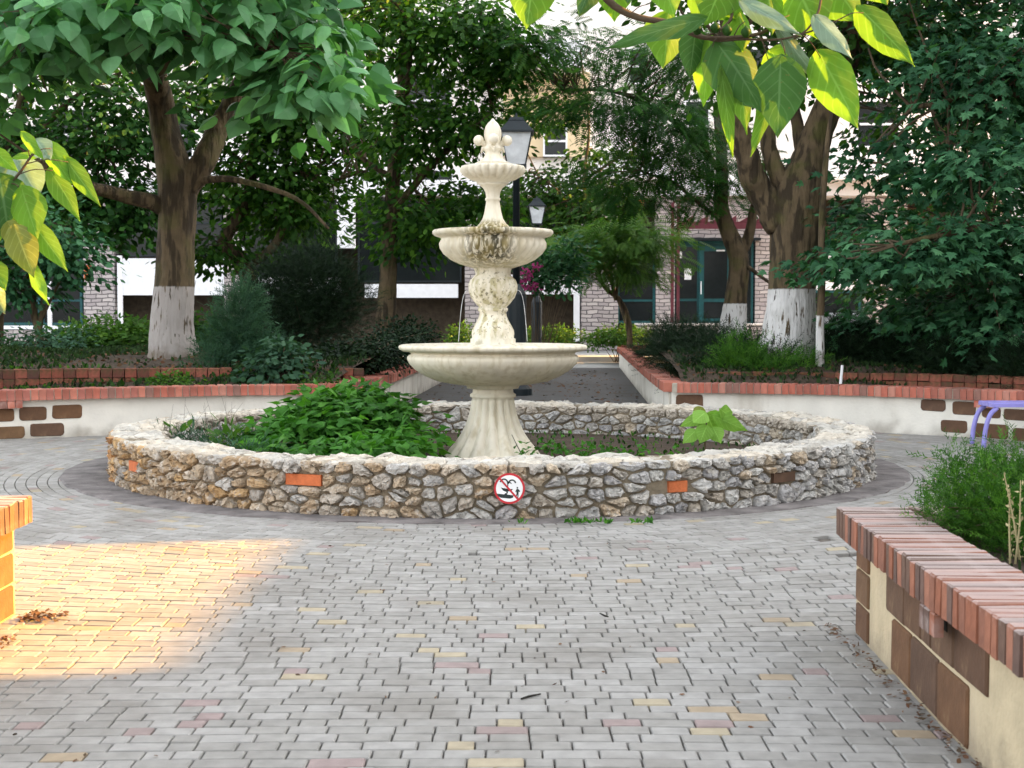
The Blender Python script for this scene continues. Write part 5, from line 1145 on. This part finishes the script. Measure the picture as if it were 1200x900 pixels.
def stalk(parent, pts, r0, r1, name='twig', sides=7):
    mb = MB(); q = smooth_pts([P(x, y, Y_) for x, y, Y_ in pts], 4); mb.tube(q, [r0 + (r1 - r0) * i / (len(q) - 1) for i in range(len(q))], sides); mb.build(name, M_twig, parent, smooth=True)
stalk(br, [(640, -120, NY + .1), (700, -15, NY), (738, 17, NY), (785, 27, NY), (825, 44, NY), (878, 42, NY), (905, 33, NY)], .022, .007, 'branch_wood')
stalk(br, [(785, 27, NY), (810, 60 - 25, NY), (835, 47, NY), (870, 46, NY), (915, 46, NY), (955, 35, NY), (985, 22, NY)], .010, .003)
stalk(br, [(850, -60, NY + .1), (858, 10, NY), (850, 30, NY), (825, 44, NY)], .010, .005)
stalk(br, [(960, -60, NY + .1), (962, 0, NY), (950, 30, NY), (930, 46, NY)], .008, .004)
for a, b in (((738, 17), (760, 5)), ((905, 33), (925, 18)), ((860, 42), (873, 25)), ((940, 40), (962, 68)), ((985, 22), (1012, 15)), ((840, 45), (835, 55)), ((890, 42), (900, 70)), ((915, 46), (922, 72))):
    stalk(br, [(a[0], a[1], NY), ((a[0] + b[0]) / 2, (a[1] + b[1]) / 2 - 3, NY - .03), (b[0], b[1], NY)], .003, .002)
for i, (a, b, w, k) in enumerate([((628, -42), (617, 36), 56, 'b'), ((694, -18), (678, 20), 24, 'd'), ((722, -30), (720, 26), 44, 'b'), ((818, 24), (706, 58), 24, 'd'), ((783, 18), (777, 80), 46, 'b'), ((815, 38), (808, 92), 34, 'd'),
        ((843, 54), (892, 132), 58, 'd'), ((832, 48), (824, 126), 34, 'b'), ((846, 86), (859, 188), 17, 'b'), ((860, 80), (876, 158), 30, 'b'), ((902, 108), (879, 184), 19, 'b'), ((915, 72), (911, 162), 56, 'd'), ((915, 38), (965, 103), 17, 's'),
        ((872, 3), (940, 42), 22, 's'), ((905, 62), (938, 100), 40, 'b'), ((957, 22), (1000, 70), 26, 's'), ((962, 66), (1006, 152), 48, 'b'), ((1010, 12), (1072, 78), 36, 'b'), ((928, -30), (962, 48), 66, 'b'), ((965, -30), (1008, 28), 60, 'b'),
        ((850, -26), (826, 30), 54, 'b'), ((772, -30), (790, 20), 46, 'b'), ((898, -20), (905, 42), 46, 'b'), ((815, -12), (862, 24), 42, 'b'), ((1020, -40), (1040, 6), 50, 'b'), ((866, 16), (871, 60), 34, 'b'), ((745, -30), (735, 4), 44, 'd'), ((660, -50), (655, -6), 40, 'b'), ((880, -40), (860, 20), 50, 'b')]):
    leaf_px(br, a, b, w, k, NY + random.uniform(-.14, .14) + (.12 if k == 'b' else -.05), dy=random.uniform(-.1, .1), foldv=random.uniform(.15, .6), curl=random.uniform(.1, .35))
for px, py in ((817, 35), (838, 33), (852, 36), (800, 30), (874, 38)):
    mb = MB(); p = P(px, py, NY - .08); s = .025; mb.lathe([(.003, -s), (s * .6, -s * .8), (s, 0), (s * .8, s * .6), (s * .3, s * .95), (.004, s * 1.3)], p, 14); mb.build('fruit', M_bright, br, smooth=True)
bl_ = thing('catalpa_branch', P(-60, 250, NY), 'leafy branch with backlit yellow green leaves at the left edge', 'branch')
stalk(bl_, [(-120, 240, NY), (-40, 232, NY), (10, 215, NY), (35, 185, NY), (42, 172, NY)], .012, .004, 'branch_wood')
for a, b in (((35, 185), (28, 160)), ((35, 185), (60, 174)), ((20, 205), (62, 200)), ((10, 215), (28, 226)), ((-20, 285), (25, 300)), ((0, 222), (2, 216)), ((-40, 232), (-10, 262)), ((30, 192), (80, 190))):
    stalk(bl_, [(a[0], a[1], NY), ((a[0] + b[0]) / 2, (a[1] + b[1]) / 2 - 4, NY - .02), (b[0], b[1], NY)], .003, .002)
for a, b, w, k in [((27, 157), (52, 188), 13, 'b'), ((43, 165), (60, 188), 24, 's'), ((56, 170), (85, 216), 24, 'b'), ((78, 188), (118, 242), 20, 'b'), ((20, 188), (47, 234), 40, 's'), ((60, 202), (94, 259), 24, 'b'), ((0, 210), (12, 288), 58, 'd'), ((26, 222), (44, 280), 38, 'b'),
        ((18, 268), (40, 326), 34, 'y'), ((40, 264), (80, 319), 24, 'b'), ((36, 312), (58, 358), 17, 'b'), ((-8, 176), (22, 202), 17, 'b'), ((-10, 190), (18, 224), 15, 's'), ((-12, 308), (7, 340), 26, 'b'), ((-10, 336), (6, 368), 22, 's'), ((10, 262), (28, 292), 26, 'y'), ((-20, 230), (-2, 290), 44, 'b'), ((45, 180), (10, 186), 10, 'b')]:
    leaf_px(bl_, a, b, w, k, NY + random.uniform(-.1, .1), dy=random.uniform(-.08, .08), foldv=random.uniform(.15, .6), curl=random.uniform(.1, .35))
sq_ = thing('seedling', (P(835, 520, 12.7).x, 12.7, .09), 'young plant with big round light green leaves inside the right of the ring', 'plant')
stalk(sq_, [(828, 545, 12.7), (826, 515, 12.7), (828, 490, 12.7), (822, 480, 12.7)], .010, .005, 'stem')
for i, (a, b, w, k, dy) in enumerate([((825, 487), (796, 500), 14, 'l', .1), ((828, 486), (838, 510), 30, 'l', .12), ((828, 500), (820, 520), 20, 'l', 0), ((836, 502), (845, 520), 18, 'l', -.1), ((838, 488), (876, 505), 18, 'l', .2), ((822, 478), (815, 492), 14, 'y', 0), ((845, 480), (858, 494), 18, 'l', .3), ((815, 505), (800, 520), 16, 'l', 0), ((826, 484), (812, 496), 20, 'l', -.1)]):
    leaf_px(sq_, a, b, w, k, 12.7 + random.uniform(-.08, .08), dy=dy, foldv=.2, curl=.3)

# near juniper
shrub('juniper_bush', 'fresh green feathery juniper in the near right planter', 'bush', (2.25, 5.95, .5), [E(1130, 568, 6.1, .12, .2, .15), E(1160, 590, 5.9, .16, .25, .17), E(1110, 600, 6.0, .13, .2, .10), E(1190, 560, 6.1, .14, .2, .16), E(1110, 535, 6.15, .05, .08, .10), E(1200, 610, 5.8, .18, .3, .14), E(1092, 588, 6.1, .05, .08, .04), E(1235, 590, 6, .2, .3, .2)], 520, 13, .062, 'spray', M_juniper, spread=(.035, .035, .04), up=.1, droop=-.9, stems=40, srad=.006)
mb = MB(); 
for i in range(6):
    x = P(1184 + i * 6, 640, 5.5).x; lx = random.gauss(0, .05); zt = random.uniform(.78, .95)
    mb.tube([(x, 5.5, .5), (x + lx * .4, 5.5 + random.gauss(0, .02), .66), (x + lx, 5.5, zt)], [.005, .004, .002], 5)
    C = np.array([(x + lx * k / 26, 5.5, .52 + (zt - .52) * k / 26) for k in range(26)]) + RNG.normal(size=(26, 3)) * .006; D = RNG.normal(size=(26, 3)); D[:, 2] += 1.2; scatter(mb, C, D, RNG.normal(size=(26, 3)), RNG.uniform(.008, .03, 26), 'rhomb')
put(mb.build('dry_plant', mk('dry_stalk', [(0, (.35, .30, .16)), (1, (.42, .37, .2))], rough=.9, bump=0), origin=(2.05, 5.5, .5)), 'pale dry stalks in front of the near juniper', 'plant')

# ground cover, grass and litter (stuff)
def cover(name, label, n, xr, yr, size, tpl, mat, keep=lambda x, y: True, zf=zbed, upd=1.0):
    x = RNG.uniform(*xr, n); y = RNG.uniform(*yr, n); m = np.array([keep(a, b) for a, b in zip(x, y)]); x, y = x[m], y[m]; z = np.array([zf(a, b) for a, b in zip(x, y)]); n = len(x)
    mb = MB(); D = RNG.normal(size=(n, 3)) * .5; D[:, 2] = upd; Nn = RNG.normal(size=(n, 3)); scatter(mb, np.stack([x, y, z], 1), D, Nn, size * RNG.uniform(.5, 1.5, n), tpl)
    return put(mb.build(name, mat), label, 'ground cover', kind='stuff')
lk = lambda x, y: (xonline(LXI, x) or 99) + .05 < y
rk = lambda x, y: (xonline(RXI, x) or 99) + .05 < y and not (x < 3.3 and y > 20.8 + (x - 2.4) / .92 * 19.2)
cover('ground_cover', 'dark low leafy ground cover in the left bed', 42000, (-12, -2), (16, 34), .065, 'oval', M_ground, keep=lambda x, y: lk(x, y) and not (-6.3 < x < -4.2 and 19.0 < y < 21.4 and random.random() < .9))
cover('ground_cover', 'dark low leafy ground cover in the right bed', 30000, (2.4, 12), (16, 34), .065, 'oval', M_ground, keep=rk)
cover('ground_cover', 'low weeds in the near right planter', 3500, (1.9, 5), (1, 7), .05, 'oval', M_ground, zf=lambda x, y: .5, keep=lambda x, y: y < 6.3 + max(0, x - 2) * .4)
cover('ground_cover', 'low weeds in the near left planter', 2500, (-6, -2.7), (1, 6.6), .05, 'oval', M_ground, zf=lambda x, y: .5)
cover('ground_cover', 'trailing weeds spilling between the two brick rows at left', 2600, (-7, -2.4), (16.4, 19.2), .075, 'oval', M_mid, keep=lambda x, y: lk(x, y) and random.random() < .6)
cover('bed_leaf_litter', 'brown leaf litter in both raised beds', 5000, (-9, 9), (16.5, 24), .06, 'oval', M_dead, keep=lambda x, y: lk(x, y) if x < 0 else rk(x, y), zf=lambda x, y: zbed(x, y) + .015, upd=.1)
cover('ring_weeds', 'tiny weeds and moss on the soil inside the ring', 1800, (-3.4, 3), (10.6, 16.8), .045, 'oval', M_mid, keep=lambda x, y: math.hypot(x - RC.x, y - RC.y) < 3.15, zf=lambda x, y: .085)
def litter(name, label, pts, s, mat=M_dead, size=(.02, .04), org=None):
    n = len(pts); mb = MB(); D = RNG.normal(size=(n, 3)); D[:, 2] *= .25; Nn = RNG.normal(size=(n, 3)) * .3; Nn[:, 2] = 1; scatter(mb, np.array(pts), D, Nn, RNG.uniform(*size, n), 'oval'); return put(mb.build(name, mat), label, 'leaf litter', kind='stuff')
litter('fallen_leaves', 'brown debris along the foot of the near right wall', [(1.56 - abs(random.gauss(0, .035)), random.uniform(4.2, 6.6), .008 + random.random() * .015) for _ in range(260)], 1, size=(.012, .032))
litter('fallen_catkins', 'rusty catkins heaped by the sunlit left wall', [(-2.42 + abs(random.gauss(0, .10)), 6.72 + random.gauss(0, .05) + 0, .01 + random.random() * .02) for _ in range(150)] + [(-2.38 + abs(random.gauss(0, .04)), 6.2 + random.gauss(0, .1), .01) for _ in range(40)], 1)
litter('path_leaves', 'scattered dead leaves on the shaded path beyond the ring', [(random.uniform(.3, 2.4), random.uniform(19, 38), .01) for _ in range(500)] + [(random.uniform(-1.6, .2), random.uniform(20, 30), .01) for _ in range(150)], 1, size=(.04, .12))
litter('paving_specks', 'few tiny dead leaves scattered over the block paving', [(random.uniform(-2.2, 1.5), random.uniform(4.5, 9.6), .006) for _ in range(70)], 1, size=(.012, .03))
p = P(611, 826, 0); 
g = lambda px, py: Vector(((px - 600) / (py - 370) * H, F * H / (py - 370), .006))
mb = MB(); mb.tube([g(611, 826), g(620, 823), g(634, 820)], [.004, .005, .003], 6); put(mb.build('twig', M_dark, origin=g(620, 823)), 'short black twig lying on the paving in the foreground', 'twig')
mb = MB(); mb.tube([g(704, 723), g(710, 726), g(714, 727)], [.003, .005, .003], 6); put(mb.build('twig', M_dark, origin=g(710, 726)), 'tiny dark twig on the paving between fountain and viewer', 'twig')
